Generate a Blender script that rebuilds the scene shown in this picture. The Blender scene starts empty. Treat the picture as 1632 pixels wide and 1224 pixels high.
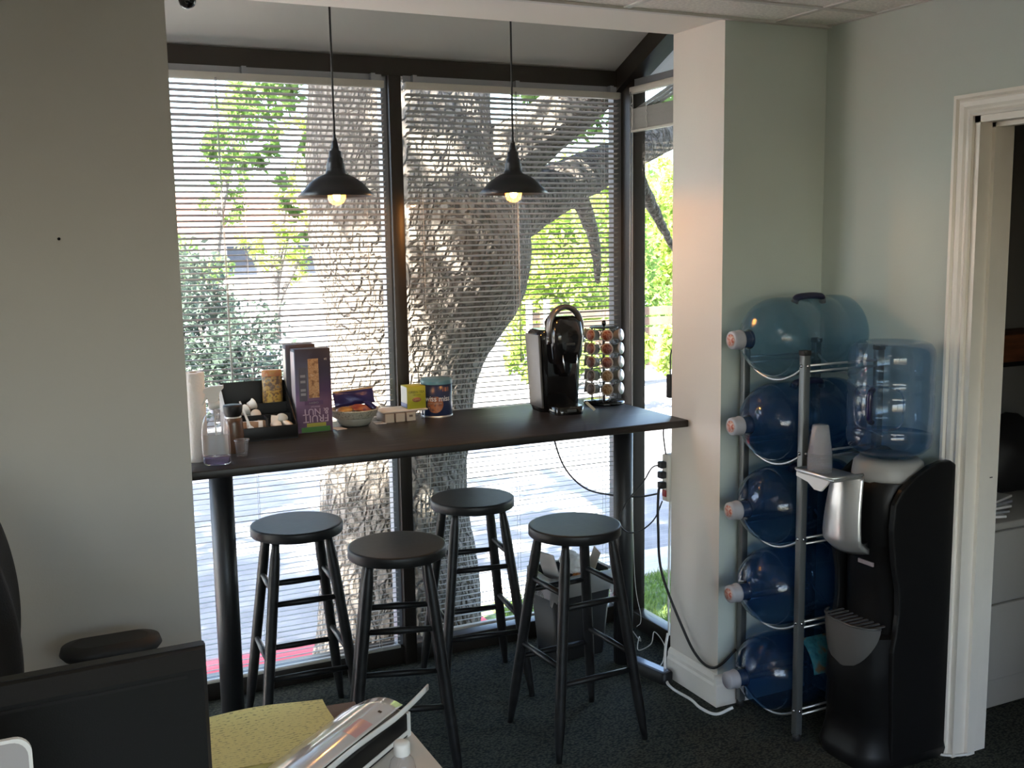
import bpy, bmesh, math, random
import numpy as np
from mathutils import Vector, Matrix

# ------------------------------------------------------------------ camera, light, exposure
SC = bpy.context.scene
COL = SC.collection
PI = math.pi
FPX = 1687.6
YAW, PITCH, ROLL = 0.445095, -0.138228, -0.01554
CAM_H = 1.7225
fw = Vector((math.sin(YAW)*math.cos(PITCH), math.cos(YAW)*math.cos(PITCH), math.sin(PITCH)))
r0 = Vector((math.cos(YAW), -math.sin(YAW), 0))
u0 = r0.cross(fw)
rt = r0*math.cos(ROLL) + u0*math.sin(ROLL)
up = -r0*math.sin(ROLL) + u0*math.cos(ROLL)
cam_d = bpy.data.cameras.new('camera')
cam_d.sensor_fit = 'HORIZONTAL'
cam_d.sensor_width = 36.0
cam_d.lens = FPX/1632*36.0
cam_d.clip_start = 0.05
cam_d.clip_end = 400
cam = bpy.data.objects.new('camera', cam_d)
cam.matrix_world = Matrix(((rt.x, up.x, -fw.x, 0), (rt.y, up.y, -fw.y, 0), (rt.z, up.z, -fw.z, CAM_H), (0, 0, 0, 1)))
COL.objects.link(cam)
SC.camera = cam

world = bpy.data.worlds.new('sky')
SC.world = world
world.use_nodes = True
wn = world.node_tree
bg = wn.nodes['Background']
sky = wn.nodes.new('ShaderNodeTexSky')
sky.sky_type = 'NISHITA'
sky.sun_disc = False
sky.sun_elevation = math.radians(50)
sky.sun_rotation = math.radians(-114)
sky.air_density = 1.0
sky.dust_density = 2.5
wn.links.new(sky.outputs['Color'], bg.inputs['Color'])
bg.inputs['Strength'].default_value = 1.55

SUN_DIR = Vector((-0.62, -0.28, 0.73)).normalized()      # towards the sun
sun_d = bpy.data.lights.new('sun', 'SUN')
sun_d.energy = 62.0
sun_d.angle = math.radians(0.53)
sun_d.color = (1.0, 0.93, 0.82)
sun = bpy.data.objects.new('sun', sun_d)
sun.rotation_euler = SUN_DIR.to_track_quat('Z', 'Y').to_euler()
COL.objects.link(sun)

SC.view_settings.view_transform = 'Standard'
SC.view_settings.look = 'None'
SC.view_settings.exposure = 0.20
SC.view_settings.gamma = 1.0
SC.view_settings.use_curve_mapping = False
SC.cycles.max_bounces = 10
SC.cycles.transparent_max_bounces = 24
SC.cycles.transmission_bounces = 10
SC.cycles.sample_clamp_indirect = 6.0
SC.cycles.caustics_reflective = False
SC.cycles.caustics_refractive = False
SC.cycles.use_denoising = True
FILL_LIGHT = 4.5          # emission of the unseen fill panels added behind the camera
BULB = 900.0              # emission of the pendant bulbs

rng = random.Random(7)
nrg = np.random.default_rng(11)

# ------------------------------------------------------------------ helpers
class MB:
    """collects shapes; build() links them as one mesh object"""
    def __init__(s):
        s.v = []; s.f = []; s.m = []; s.s = []
    def add(s, vs, fs, mat=0, smooth=False, M=None):
        o = len(s.v)
        if M is not None:
            vs = [M @ Vector(v) for v in vs]
        s.v.extend([tuple(v) for v in vs])
        for f in fs:
            s.f.append(tuple(i+o for i in f)); s.m.append(mat); s.s.append(smooth)
        return s
    def box(s, x0, x1, y0, y1, z0, z1, mat=0, bev=0.0, seg=2, M=None):
        if bev <= 0:
            vs = [(x0,y0,z0),(x1,y0,z0),(x1,y1,z0),(x0,y1,z0),(x0,y0,z1),(x1,y0,z1),(x1,y1,z1),(x0,y1,z1)]
            fs = [(0,3,2,1),(4,5,6,7),(0,1,5,4),(1,2,6,5),(2,3,7,6),(3,0,4,7)]
            return s.add(vs, fs, mat, False, M)
        bm = bmesh.new()
        bmesh.ops.create_cube(bm, size=1)
        for v in bm.verts:
            v.co = Vector(((x0+x1)/2+v.co.x*(x1-x0), (y0+y1)/2+v.co.y*(y1-y0), (z0+z1)/2+v.co.z*(z1-z0)))
        bmesh.ops.bevel(bm, geom=bm.edges[:], offset=bev, segments=seg, profile=0.5, affect='EDGES')
        return s.bm(bm, mat, True, M)
    def bm(s, bm, mat=0, smooth=True, M=None):
        bm.verts.index_update()
        s.add([v.co.copy() for v in bm.verts], [[v.index for v in f.verts] for f in bm.faces], mat, smooth, M)
        bm.free()
        return s
    def tube(s, pts, r, n=10, mat=0, caps=True, closed=False, M=None, smooth=True):
        pts = [Vector(p) for p in pts]
        k = len(pts)
        rs = r if isinstance(r, (list, tuple)) else [r]*k
        d = (pts[1]-pts[0]).normalized()
        ref = Vector((0,0,1)) if abs(d.z) < 0.9 else Vector((1,0,0))
        nrm = d.cross(ref).normalized()
        vs = []
        for i in range(k):
            if closed: t = (pts[(i+1)%k]-pts[i-1]).normalized()
            else: t = (pts[min(i+1,k-1)]-pts[max(i-1,0)]).normalized()
            nrm = (nrm - t*nrm.dot(t)).normalized()
            b = t.cross(nrm)
            for j in range(n):
                a = 2*PI*j/n
                vs.append(pts[i] + (nrm*math.cos(a)+b*math.sin(a))*rs[i])
        fs = []
        for i in range(k if closed else k-1):
            i2 = (i+1) % k
            for j in range(n):
                j2 = (j+1) % n
                fs.append((i*n+j, i*n+j2, i2*n+j2, i2*n+j))
        s.add(vs, fs, mat, smooth, M)
        if caps and not closed:
            o = len(s.v)-len(vs)
            s.f.append(tuple(o+j for j in reversed(range(n)))); s.m.append(mat); s.s.append(False)
            s.f.append(tuple(o+(k-1)*n+j for j in range(n))); s.m.append(mat); s.s.append(False)
        return s
    def cyl(s, p0, p1, r, r1=None, n=20, mat=0, caps=True, M=None, smooth=True):
        return s.tube([p0, p1], [r, r if r1 is None else r1], n, mat, caps, False, M, smooth)
    def lathe(s, prof, n=32, mat=0, M=None, smooth=True, capb=False, capt=False):
        vs = []; fs = []; k = len(prof)
        for (r, z) in prof:
            for j in range(n):
                a = 2*PI*j/n
                vs.append((r*math.cos(a), r*math.sin(a), z))
        for i in range(k-1):
            for j in range(n):
                j2 = (j+1) % n
                fs.append((i*n+j, i*n+j2, (i+1)*n+j2, (i+1)*n+j))
        s.add(vs, fs, mat, smooth, M)
        o = len(s.v)-len(vs)
        if capb: s.f.append(tuple(o+j for j in reversed(range(n)))); s.m.append(mat); s.s.append(False)
        if capt: s.f.append(tuple(o+(k-1)*n+j for j in range(n))); s.m.append(mat); s.s.append(False)
        return s
    def prism(s, poly, a0, a1, axis='Z', mat=0, M=None, smooth=False):
        """polygon in the two other axes extruded along axis"""
        def p3(p, a):
            return {'Z': (p[0],p[1],a), 'X': (a,p[0],p[1]), 'Y': (p[0],a,p[1])}[axis]
        n = len(poly)
        vs = [p3(p,a0) for p in poly]+[p3(p,a1) for p in poly]
        fs = [tuple(reversed(range(n))), tuple(range(n,2*n))]+[(i,(i+1)%n,n+(i+1)%n,n+i) for i in range(n)]
        o = len(s.v)
        s.add(vs, fs, mat, smooth, M)
        return s
    def grid(s, fn, nu, nv, mat=0, smooth=True, M=None):
        vs = [fn(i/nu, j/nv) for j in range(nv+1) for i in range(nu+1)]
        fs = [(j*(nu+1)+i, j*(nu+1)+i+1, (j+1)*(nu+1)+i+1, (j+1)*(nu+1)+i) for j in range(nv) for i in range(nu)]
        return s.add(vs, fs, mat, smooth, M)
    def mesh(s, name, mats):
        me = bpy.data.meshes.new(name)
        me.from_pydata(s.v, [], s.f)
        for m in (mats if isinstance(mats, (list, tuple)) else [mats]):
            me.materials.append(m)
        me.polygons.foreach_set('material_index', s.m)
        me.polygons.foreach_set('use_smooth', s.s)
        me.update()
        bm = bmesh.new(); bm.from_mesh(me)
        bmesh.ops.recalc_face_normals(bm, faces=bm.faces[:])
        bm.to_mesh(me); bm.free()
        return me
    def build(s, name, mats, parent=None, loc=(0,0,0), rot=(0,0,0)):
        return link(name, s.mesh(name, mats), parent, loc, rot)

def link(name, data, parent=None, loc=(0,0,0), rot=(0,0,0)):
    o = bpy.data.objects.new(name, data)
    COL.objects.link(o)
    o.parent = parent
    o.location = loc; o.rotation_euler = rot
    return o

def tag(o, label, cat, group=None):
    o['label'] = label; o['category'] = cat
    if group: o['group'] = group
    return o
def thing(name, label, cat, loc=(0,0,0), rz=0, group=None):
    return tag(link(name, None, None, loc, (0,0,rz)), label, cat, group)
def struct(o):
    o['kind'] = 'structure'
    return o
def stuff(o):
    o['kind'] = 'stuff'
    return o
def copy_tree(o, parent=None):
    c = o.copy(); COL.objects.link(c); c.parent = parent
    for ch in list(o.children):
        copy_tree(ch, c)
    return c
def solid(o, t, off=0):
    md = o.modifiers.new('solid', 'SOLIDIFY'); md.thickness = t; md.offset = off
    return o

FONT = None
def text_part(name, body, size, mat, parent, M, depth=0.0004, bend=None, align='CENTER', space=1.0, sx=1.0, bold=0.0):
    """lettering as a thin mesh; M places the x-right y-up text plane; bend(x,y,z)->point wraps it"""
    cu = bpy.data.curves.new(name, 'FONT')
    cu.body = body; cu.size = size; cu.extrude = depth; cu.align_x = align; cu.align_y = 'CENTER'
    cu.resolution_u = 3; cu.offset = bold; cu.space_character = space
    tmp = bpy.data.objects.new('tmp_text', cu)
    COL.objects.link(tmp)
    bpy.context.view_layer.update()
    dg = bpy.context.evaluated_depsgraph_get()
    me = bpy.data.meshes.new_from_object(tmp.evaluated_get(dg))
    bpy.data.objects.remove(tmp); bpy.data.curves.remove(cu)
    for v in me.vertices:
        p = Vector((v.co.x*sx, v.co.y, v.co.z))
        v.co = bend(p) if bend else M @ p
    me.materials.clear(); me.materials.append(mat)
    me.name = name
    return link(name, me, parent)

def frame_mat(origin, xdir, ydir):
    x = Vector(xdir).normalized(); y = Vector(ydir).normalized(); z = x.cross(y)
    M = Matrix((x, y, z)).transposed().to_4x4()
    M.translation = Vector(origin)
    return M
def catmull(pts, k=8):
    P = [Vector(p) for p in pts]
    P = [P[0]*2-P[1]] + P + [P[-1]*2-P[-2]]
    out = []
    for i in range(1, len(P)-2):
        a, b, c, d = P[i-1:i+3]
        for j in range(k):
            t = j/k
            out.append(0.5*((2*b)+(c-a)*t+(2*a-5*b+4*c-d)*t*t+(3*b-a-3*c+d)*t**3))
    out.append(P[-2])
    return out
def spiral(n, r): return [(r*math.cos(2*PI*i/n), r*math.sin(2*PI*i/n)) for i in range(n)]

# ------------------------------------------------------------------ materials
def nodes(m):
    m.use_nodes = True
    nt = m.node_tree
    return nt, nt.nodes, nt.links, nt.nodes['Principled BSDF']
def mat(name, col, rough=0.5, metal=0.0, var=0.0, vscale=8.0, bump=0.0, bscale=80.0, spec=0.5, stretch=(1,1,1), col2=None, detail=4.0, coat=0.0, sheen=0.0, emit=None, estr=0.0):
    m = bpy.data.materials.new(name)
    nt, N, L, P = nodes(m)
    P.inputs['Base Color'].default_value = (*col, 1)
    P.inputs['Roughness'].default_value = rough
    P.inputs['Metallic'].default_value = metal
    P.inputs['Specular IOR Level'].default_value = spec
    P.inputs['Coat Weight'].default_value = coat
    P.inputs['Sheen Weight'].default_value = sheen
    if emit:
        P.inputs['Emission Color'].default_value = (*emit, 1)
        P.inputs['Emission Strength'].default_value = estr
    if var > 0 or bump > 0:
        tc = N.new('ShaderNodeTexCoord'); mp = N.new('ShaderNodeMapping')
        mp.inputs['Scale'].default_value = stretch
        L.new(tc.outputs['Object'], mp.inputs['Vector'])
    if var > 0:
        nz = N.new('ShaderNodeTexNoise'); nz.inputs['Scale'].default_value = vscale; nz.inputs['Detail'].default_value = detail
        L.new(mp.outputs['Vector'], nz.inputs['Vector'])
        mx = N.new('ShaderNodeMix'); mx.data_type = 'RGBA'
        c2 = col2 if col2 else tuple(min(1, c*(1+var)) for c in col)
        c1 = col if col2 else tuple(c*(1-var) for c in col)
        mx.inputs['A'].default_value = (*c1, 1); mx.inputs['B'].default_value = (*c2, 1)
        rp = N.new('ShaderNodeMapRange'); rp.inputs['From Min'].default_value = 0.35; rp.inputs['From Max'].default_value = 0.65
        L.new(nz.outputs['Fac'], rp.inputs['Value']); L.new(rp.outputs['Result'], mx.inputs['Factor'])
        L.new(mx.outputs['Result'], P.inputs['Base Color'])
    if bump > 0:
        nb = N.new('ShaderNodeTexNoise'); nb.inputs['Scale'].default_value = bscale; nb.inputs['Detail'].default_value = 3
        L.new(mp.outputs['Vector'], nb.inputs['Vector'])
        bp = N.new('ShaderNodeBump'); bp.inputs['Strength'].default_value = bump; bp.inputs['Distance'].default_value = 0.004
        L.new(nb.outputs['Fac'], bp.inputs['Height']); L.new(bp.outputs['Normal'], P.inputs['Normal'])
    return m
def clear_mat(name, tint, rough=0.03, ior=1.5, gloss=(1,1,1), refl=1.0, diffuse=0.0, dcol=(1,1,1)):
    """thin clear wall: tinted see-through plus a mirror share by angle"""
    m = bpy.data.materials.new(name); m.use_nodes = True
    nt = m.node_tree; N = nt.nodes; L = nt.links
    N.remove(N['Principled BSDF']); out = N['Material Output']
    tr = N.new('ShaderNodeBsdfTransparent'); tr.inputs['Color'].default_value = (*tint, 1)
    gl = N.new('ShaderNodeBsdfGlossy'); gl.inputs['Roughness'].default_value = rough; gl.inputs['Color'].default_value = (*gloss, 1)
    fr = N.new('ShaderNodeFresnel')
    ge = N.new('ShaderNodeNewGeometry'); im = N.new('ShaderNodeMix')      # leaving the thin wall reflects like entering it
    im.inputs['A'].default_value = ior; im.inputs['B'].default_value = 1/ior
    L.new(ge.outputs['Backfacing'], im.inputs['Factor']); L.new(im.outputs['Result'], fr.inputs['IOR'])
    mu = N.new('ShaderNodeMath'); mu.operation = 'MULTIPLY'; mu.inputs[1].default_value = refl
    L.new(fr.outputs['Fac'], mu.inputs[0])
    mx = N.new('ShaderNodeMixShader')
    base = tr
    if diffuse > 0:
        df = N.new('ShaderNodeBsdfDiffuse'); df.inputs['Color'].default_value = (*dcol, 1)
        m2 = N.new('ShaderNodeMixShader'); m2.inputs['Fac'].default_value = diffuse
        L.new(tr.outputs[0], m2.inputs[1]); L.new(df.outputs[0], m2.inputs[2]); base = m2
    L.new(mu.outputs[0], mx.inputs['Fac']); L.new(base.outputs[0], mx.inputs[1]); L.new(gl.outputs[0], mx.inputs[2])
    L.new(mx.outputs[0], out.inputs['Surface'])
    return m
def ramp_mat(name, stops, scale=40.0, rough=0.5, kind='NOISE', stretch=(1,1,1), bump=0.0, detail=6.0, dist=0.004):
    """colours picked by a noise or voronoi value"""
    m = bpy.data.materials.new(name)
    nt, N, L, P = nodes(m)
    P.inputs['Roughness'].default_value = rough
    tc = N.new('ShaderNodeTexCoord'); mp = N.new('ShaderNodeMapping'); mp.inputs['Scale'].default_value = stretch
    L.new(tc.outputs['Object'], mp.inputs['Vector'])
    if kind == 'NOISE':
        t = N.new('ShaderNodeTexNoise'); t.inputs['Scale'].default_value = scale; t.inputs['Detail'].default_value = detail; o = t.outputs['Fac']
    else:
        t = N.new('ShaderNodeTexVoronoi'); t.inputs['Scale'].default_value = scale; o = t.outputs['Color']
    L.new(mp.outputs['Vector'], t.inputs['Vector'])
    cr = N.new('ShaderNodeValToRGB')
    if kind != 'NOISE':
        sp = N.new('ShaderNodeSeparateColor'); L.new(o, sp.inputs[0]); o = sp.outputs[0]; cr.color_ramp.interpolation = 'CONSTANT'
    els = cr.color_ramp.elements
    while len(els) < len(stops): els.new(0.5)
    for e, (p, c) in zip(els, stops): e.position = p; e.color = (*c, 1)
    L.new(o, cr.inputs['Fac']); L.new(cr.outputs['Color'], P.inputs['Base Color'])
    if bump > 0:
        bp = N.new('ShaderNodeBump'); bp.inputs['Strength'].default_value = bump; bp.inputs['Distance'].default_value = dist
        L.new(o, bp.inputs['Height']); L.new(bp.outputs['Normal'], P.inputs['Normal'])
    return m

def carpet_mat():
    m = bpy.data.materials.new('carpet')
    nt, N, L, P = nodes(m)
    P.inputs['Roughness'].default_value = 0.95; P.inputs['Specular IOR Level'].default_value = 0.1
    tc = N.new('ShaderNodeTexCoord')
    mp = N.new('ShaderNodeMapping'); mp.inputs['Rotation'].default_value = (0,0,0.6); mp.inputs['Scale'].default_value = (1,1.7,1)
    L.new(tc.outputs['Object'], mp.inputs['Vector'])
    v = N.new('ShaderNodeTexVoronoi'); v.inputs['Scale'].default_value = 95
    L.new(mp.outputs['Vector'], v.inputs['Vector'])
    nz = N.new('ShaderNodeTexNoise'); nz.inputs['Scale'].default_value = 6; nz.inputs['Detail'].default_value = 6
    L.new(tc.outputs['Object'], nz.inputs['Vector'])
    cr = N.new('ShaderNodeValToRGB')
    cr.color_ramp.elements[0].position = 0.05; cr.color_ramp.elements[0].color = (0.13,0.135,0.112,1)
    cr.color_ramp.elements[1].position = 0.75; cr.color_ramp.elements[1].color = (0.032,0.040,0.037,1)
    L.new(v.outputs['Distance'], cr.inputs['Fac'])
    mx = N.new('ShaderNodeMix'); mx.data_type = 'RGBA'; mx.blend_type = 'MULTIPLY'; mx.inputs['Factor'].default_value = 0.5
    L.new(cr.outputs['Color'], mx.inputs['A']); L.new(nz.outputs['Fac'], mx.inputs['B'])
    L.new(mx.outputs['Result'], P.inputs['Base Color'])
    bp = N.new('ShaderNodeBump'); bp.inputs['Strength'].default_value = 0.5; bp.inputs['Distance'].default_value = 0.003; bp.invert = True
    L.new(v.outputs['Distance'], bp.inputs['Height']); L.new(bp.outputs['Normal'], P.inputs['Normal'])
    return m
def leaf_mat(name, col, col2, trans=0.45):
    m = bpy.data.materials.new(name); m.use_nodes = True
    nt = m.node_tree; N = nt.nodes; L = nt.links
    N.remove(N['Principled BSDF']); out = N['Material Output']
    tc = N.new('ShaderNodeTexCoord'); nz = N.new('ShaderNodeTexNoise'); nz.inputs['Scale'].default_value = 3.0; nz.inputs['Detail'].default_value = 5
    L.new(tc.outputs['Object'], nz.inputs['Vector'])
    rp = N.new('ShaderNodeMapRange'); rp.inputs['From Min'].default_value = 0.35; rp.inputs['From Max'].default_value = 0.65
    L.new(nz.outputs['Fac'], rp.inputs['Value'])
    mx = N.new('ShaderNodeMix'); mx.data_type = 'RGBA'; mx.inputs['A'].default_value = (*col,1); mx.inputs['B'].default_value = (*col2,1)
    L.new(rp.outputs['Result'], mx.inputs['Factor'])
    d = N.new('ShaderNodeBsdfDiffuse'); t = N.new('ShaderNodeBsdfTranslucent')
    L.new(mx.outputs['Result'], d.inputs['Color']); L.new(mx.outputs['Result'], t.inputs['Color'])
    ms = N.new('ShaderNodeMixShader'); ms.inputs['Fac'].default_value = trans
    L.new(d.outputs[0], ms.inputs[1]); L.new(t.outputs[0], ms.inputs[2]); L.new(ms.outputs[0], out.inputs['Surface'])
    return m
def bark_mat(name='bark'):
    m = bpy.data.materials.new(name)
    nt, N, L, P = nodes(m)
    P.inputs['Roughness'].default_value = 0.95; P.inputs['Specular IOR Level'].default_value = 0.1
    tc = N.new('ShaderNodeTexCoord'); mp = N.new('ShaderNodeMapping'); mp.inputs['Scale'].default_value = (1,1,0.55)
    L.new(tc.outputs['Object'], mp.inputs['Vector'])
    nd = N.new('ShaderNodeTexNoise'); nd.inputs['Scale'].default_value = 9; nd.inputs['Detail'].default_value = 4
    L.new(mp.outputs['Vector'], nd.inputs['Vector'])
    va = N.new('ShaderNodeVectorMath'); va.operation = 'SCALE'; va.inputs['Scale'].default_value = 0.12
    L.new(nd.outputs['Color'], va.inputs[0])
    vb = N.new('ShaderNodeVectorMath'); vb.operation = 'ADD'
    L.new(mp.outputs['Vector'], vb.inputs[0]); L.new(va.outputs[0], vb.inputs[1])
    v = N.new('ShaderNodeTexVoronoi'); v.feature = 'DISTANCE_TO_EDGE'; v.inputs['Scale'].default_value = 22
    L.new(vb.outputs[0], v.inputs['Vector'])
    cr = N.new('ShaderNodeValToRGB')
    cr.color_ramp.elements[0].position = 0.0; cr.color_ramp.elements[0].color = (0.105,0.093,0.082,1)
    cr.color_ramp.elements[1].position = 0.16; cr.color_ramp.elements[1].color = (0.235,0.209,0.186,1)
    L.new(v.outputs['Distance'], cr.inputs['Fac'])
    n2 = N.new('ShaderNodeTexNoise'); n2.inputs['Scale'].default_value = 40; n2.inputs['Detail'].default_value = 5
    L.new(tc.outputs['Object'], n2.inputs['Vector'])
    mx = N.new('ShaderNodeMix'); mx.data_type = 'RGBA'; mx.blend_type = 'OVERLAY'; mx.inputs['Factor'].default_value = 0.45
    L.new(cr.outputs['Color'], mx.inputs['A']); L.new(n2.outputs['Fac'], mx.inputs['B'])
    L.new(mx.outputs['Result'], P.inputs['Base Color'])
    mr = N.new('ShaderNodeMapRange'); mr.inputs['From Max'].default_value = 0.2
    L.new(v.outputs['Distance'], mr.inputs['Value'])
    bp = N.new('ShaderNodeBump'); bp.inputs['Strength'].default_value = 0.9; bp.inputs['Distance'].default_value = 0.014
    L.new(mr.outputs['Result'], bp.inputs['Height']); L.new(bp.outputs['Normal'], P.inputs['Normal'])
    return m

K = dict(
    beige = mat('wall_paint_beige', (0.70,0.655,0.59), 0.75, var=0.03, vscale=1.5, bump=0.08, bscale=160),
    sage = mat('wall_paint_sage', (0.585,0.64,0.59), 0.75, var=0.03, vscale=1.5, bump=0.08, bscale=160),
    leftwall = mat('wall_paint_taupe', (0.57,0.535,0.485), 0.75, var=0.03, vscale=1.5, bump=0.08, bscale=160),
    soffit = mat('soffit_paint', (0.84,0.80,0.74), 0.8, bump=0.05, bscale=160),
    trim = mat('trim_paint', (0.84,0.79,0.71), 0.4, var=0.04, vscale=5),
    tile = mat('ceiling_tile', (0.88,0.85,0.79), 0.95, var=0.10, vscale=90, bump=0.5, bscale=170),
    gridbar = mat('ceiling_grid', (0.66,0.64,0.60), 0.5),
    carpet = carpet_mat(),
    bronze = mat('bronze_frame', (0.028,0.022,0.017), 0.38, 0.3, spec=0.5),
    alu = mat('grey_frame', (0.30,0.31,0.33), 0.4, 0.4),
    pane = clear_mat('window_pane', (0.965,0.975,0.97), 0.0, 1.45),
    slat = mat('blind_slat', (0.37,0.355,0.325), 0.45, 0.0),
    rail = mat('blind_rail', (0.52,0.49,0.43), 0.4),
    cord = mat('blind_cord', (0.72,0.70,0.65), 0.7),
    wand = clear_mat('wand_plastic', (0.75,0.75,0.75), 0.1, 1.5, diffuse=0.3, dcol=(0.8,0.8,0.78)),
    table = ramp_mat('table_stain', [(0.30,(0.007,0.0055,0.005)),(0.50,(0.013,0.0105,0.0092)),(0.62,(0.020,0.016,0.014)),(0.70,(0.06,0.055,0.05))], 5, 0.45, stretch=(1.2,9,9), bump=0.25, detail=8, dist=0.002),
    blackmetal = mat('black_metal', (0.012,0.012,0.013), 0.4, 0.0, bump=0.03, bscale=300),
    stool = mat('stool_black', (0.012,0.012,0.0125), 0.42, var=0.3, vscale=30, bump=0.06, bscale=90, spec=0.32),
    lamp = mat('lamp_black', (0.010,0.010,0.012), 0.35),
    lampin = mat('lamp_inside', (0.30,0.28,0.25), 0.6),
    glossblack = mat('gloss_black', (0.006,0.006,0.007), 0.12, coat=0.3),
    satinblack = mat('satin_black', (0.008,0.008,0.0085), 0.42, spec=0.28),
    rubber = mat('rubber_black', (0.014,0.014,0.015), 0.6),
    chrome = mat('chrome', (0.75,0.75,0.77), 0.12, 1.0),
    silver = mat('silver_plastic', (0.62,0.62,0.61), 0.28, 0.75),
    rackgrey = mat('rack_grey', (0.14,0.15,0.15), 0.42, 0.5),
    whiteplastic = mat('white_plastic', (0.78,0.77,0.75), 0.4),
    offwhite = mat('off_white', (0.66,0.63,0.57), 0.6),
    paper = mat('paper_white', (0.80,0.79,0.76), 0.8),
    towel = mat('paper_towel', (0.85,0.82,0.78), 0.95, bump=0.5, bscale=120),
    card = mat('cardboard', (0.36,0.27,0.18), 0.85),
)

# ------------------------------------------------------------------ the room shell
CZ = 2.44                 # ceiling
XL, XR2, YB = -2.7, 2.705, -2.7
YP, YJ, YW = 3.024, 3.33, 3.96
XB0, XB1 = 0.44, 2.26     # bay opening
b = MB()
b.prism([(XL,YB),(5.3,YB),(5.3,3.32),(2.47,3.32),(2.47,3.99),(0.21,3.99),(0.21,3.32),(XL,3.32)], -0.12, 0.0)
struct(b.build('floor', K['carpet']))

b = MB(); b.box(XL, XB0, YP, YJ, 0, 2.95)
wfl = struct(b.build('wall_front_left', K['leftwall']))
b = MB()
# jamb faces of the pier are beige, its room face is sage
b.add([(XB1,YP,0),(XR2,YP,0),(XR2,YP,2.95),(XB1,YP,2.95),(XB1,YJ,0),(2.99,YJ,0),(2.99,YJ,2.95),(XB1,YJ,2.95),(2.99,YP,0),(2.99,YP,2.95)],
      [(0,1,2,3),(1,8,9,2)], 1)
b.add([(XB1,YP,0),(XB1,YP,2.95),(XB1,YJ,2.95),(XB1,YJ,0),(2.99,YJ,0),(2.99,YJ,2.95),(2.99,YP,0),(2.99,YP,2.95)],
      [(0,1,2,3),(3,2,5,4),(4,5,7,6),(1,7,5,2),(0,3,4,6)], 0)
struct(b.build('wall_front_right', [K['beige'], K['sage']]))
DY0, DY1, DZ = 1.50, 2.365, 2.064
b = MB()
b.box(XR2, 2.85, DY1, YP, 0, 2.6); b.box(XR2, 2.85, YB, DY0, 0, 2.6); b.box(XR2, 2.85, DY0, DY1, DZ, 2.6)
struct(b.build('wall_right', K['sage']))
b = MB(); b.box(XL-0.15, XL, YB, YJ, 0, 2.6)
struct(b.build('wall_left', K['beige']))
# back wall with a wide window opening (behind the camera)
b = MB()
b.box(XL, 2.85, YB-0.15, YB, 0, 0.9); b.box(XL, 2.85, YB-0.15, YB, 2.2, 2.6)
b.box(XL, -2.0, YB-0.15, YB, 0.9, 2.2); b.box(2.0, 2.85, YB-0.15, YB, 0.9, 2.2)
struct(b.build('wall_back', K['beige']))
w4 = struct(link('window_4', None, None, (0, YB-0.08, 0.9)))
b = MB(); b.box(-2.0, 2.0, -0.004, 0.004, 0, 1.3); b.build('pane', K['pane'], w4)
for x in (-2.0, -0.03, 1.94):
    b = MB(); b.box(x, x+0.06, -0.04, 0.04, 0, 1.3); b.build('window_mullion', K['bronze'], w4)

# suspended ceiling: slab above, T-bars, tiles
ceil = struct(link('ceiling', None))
b = MB(); b.box(XL, XR2, YB, YP, CZ+0.06, CZ+0.16); b.build('slab', K['soffit'], ceil)
gx = [XL+0.03] + [2.468-0.61*i for i in range(8, -1, -1)] + [XR2-0.008]
gy = [YB+0.03] + [2.78-0.61*i for i in range(8, -1, -1)] + [YP-0.008]
for x in gx:
    b = MB(); b.box(x-0.012, x+0.012, YB, YP-0.002, CZ-0.0015, CZ+0.03); b.build('grid_bar', K['gridbar'], ceil)
for y in gy:
    b = MB(); b.box(XL, XR2-0.002, y-0.012, y+0.012, CZ-0.001, CZ+0.03); b.build('grid_bar', K['gridbar'], ceil)
tcache = {}
FILL_CELLS = [(2,2),(2,5),(5,2),(5,5)]
for i in range(len(gx)-1):
    for j in range(len(gy)-1):
        wx, wy = round(gx[i+1]-gx[i]-0.02, 3), round(gy[j+1]-gy[j]-0.02, 3)
        if wx < 0.05 or wy < 0.05 or (i, j) in FILL_CELLS: continue
        if (wx, wy) not in tcache:
            t = MB(); t.box(-wx/2, wx/2, -wy/2, wy/2, 0, 0.015); tcache[(wx, wy)] = t.mesh('ceiling_tile', K['tile'])
        link('ceiling_tile', tcache[(wx, wy)], ceil, ((gx[i]+gx[i+1])/2, (gy[j]+gy[j+1])/2, CZ+0.003+0.0015*rng.random()))
for (i, j) in FILL_CELLS:  # unseen glowing panels added to fill the room with light
    cx, cy = (gx[i]+gx[i+1])/2, (gy[j]+gy[j+1])/2
    t = thing('fill_light', 'unseen square fill light panel added in the ceiling behind the camera', 'fill light', (cx, cy, CZ), 0, 'unseen fill panels added behind the camera')
    b = MB(); b.box(-0.285, 0.285, -0.285, 0.285, 0.004, 0.012)
    b.build('fill_glow', mat('fill_glow', (0.9,0.9,0.88), 0.6, emit=(1.0,0.93,0.82), estr=FILL_LIGHT), t)
    b = MB()
    for s in (-1, 1):
        b.box(s*0.285-0.006, s*0.285+0.006, -0.29, 0.29, 0, 0.02); b.box(-0.28, 0.28, s*0.285-0.006, s*0.285+0.006, 0, 0.02)
    b.build('frame', K['gridbar'], t)
b = MB(); b.box(XB1-1.9+0.0, XR2, YP-0.022, YP-0.001, CZ-0.006, CZ+0.03)
struct(b.build('trim_1', K['gridbar']))

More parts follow.
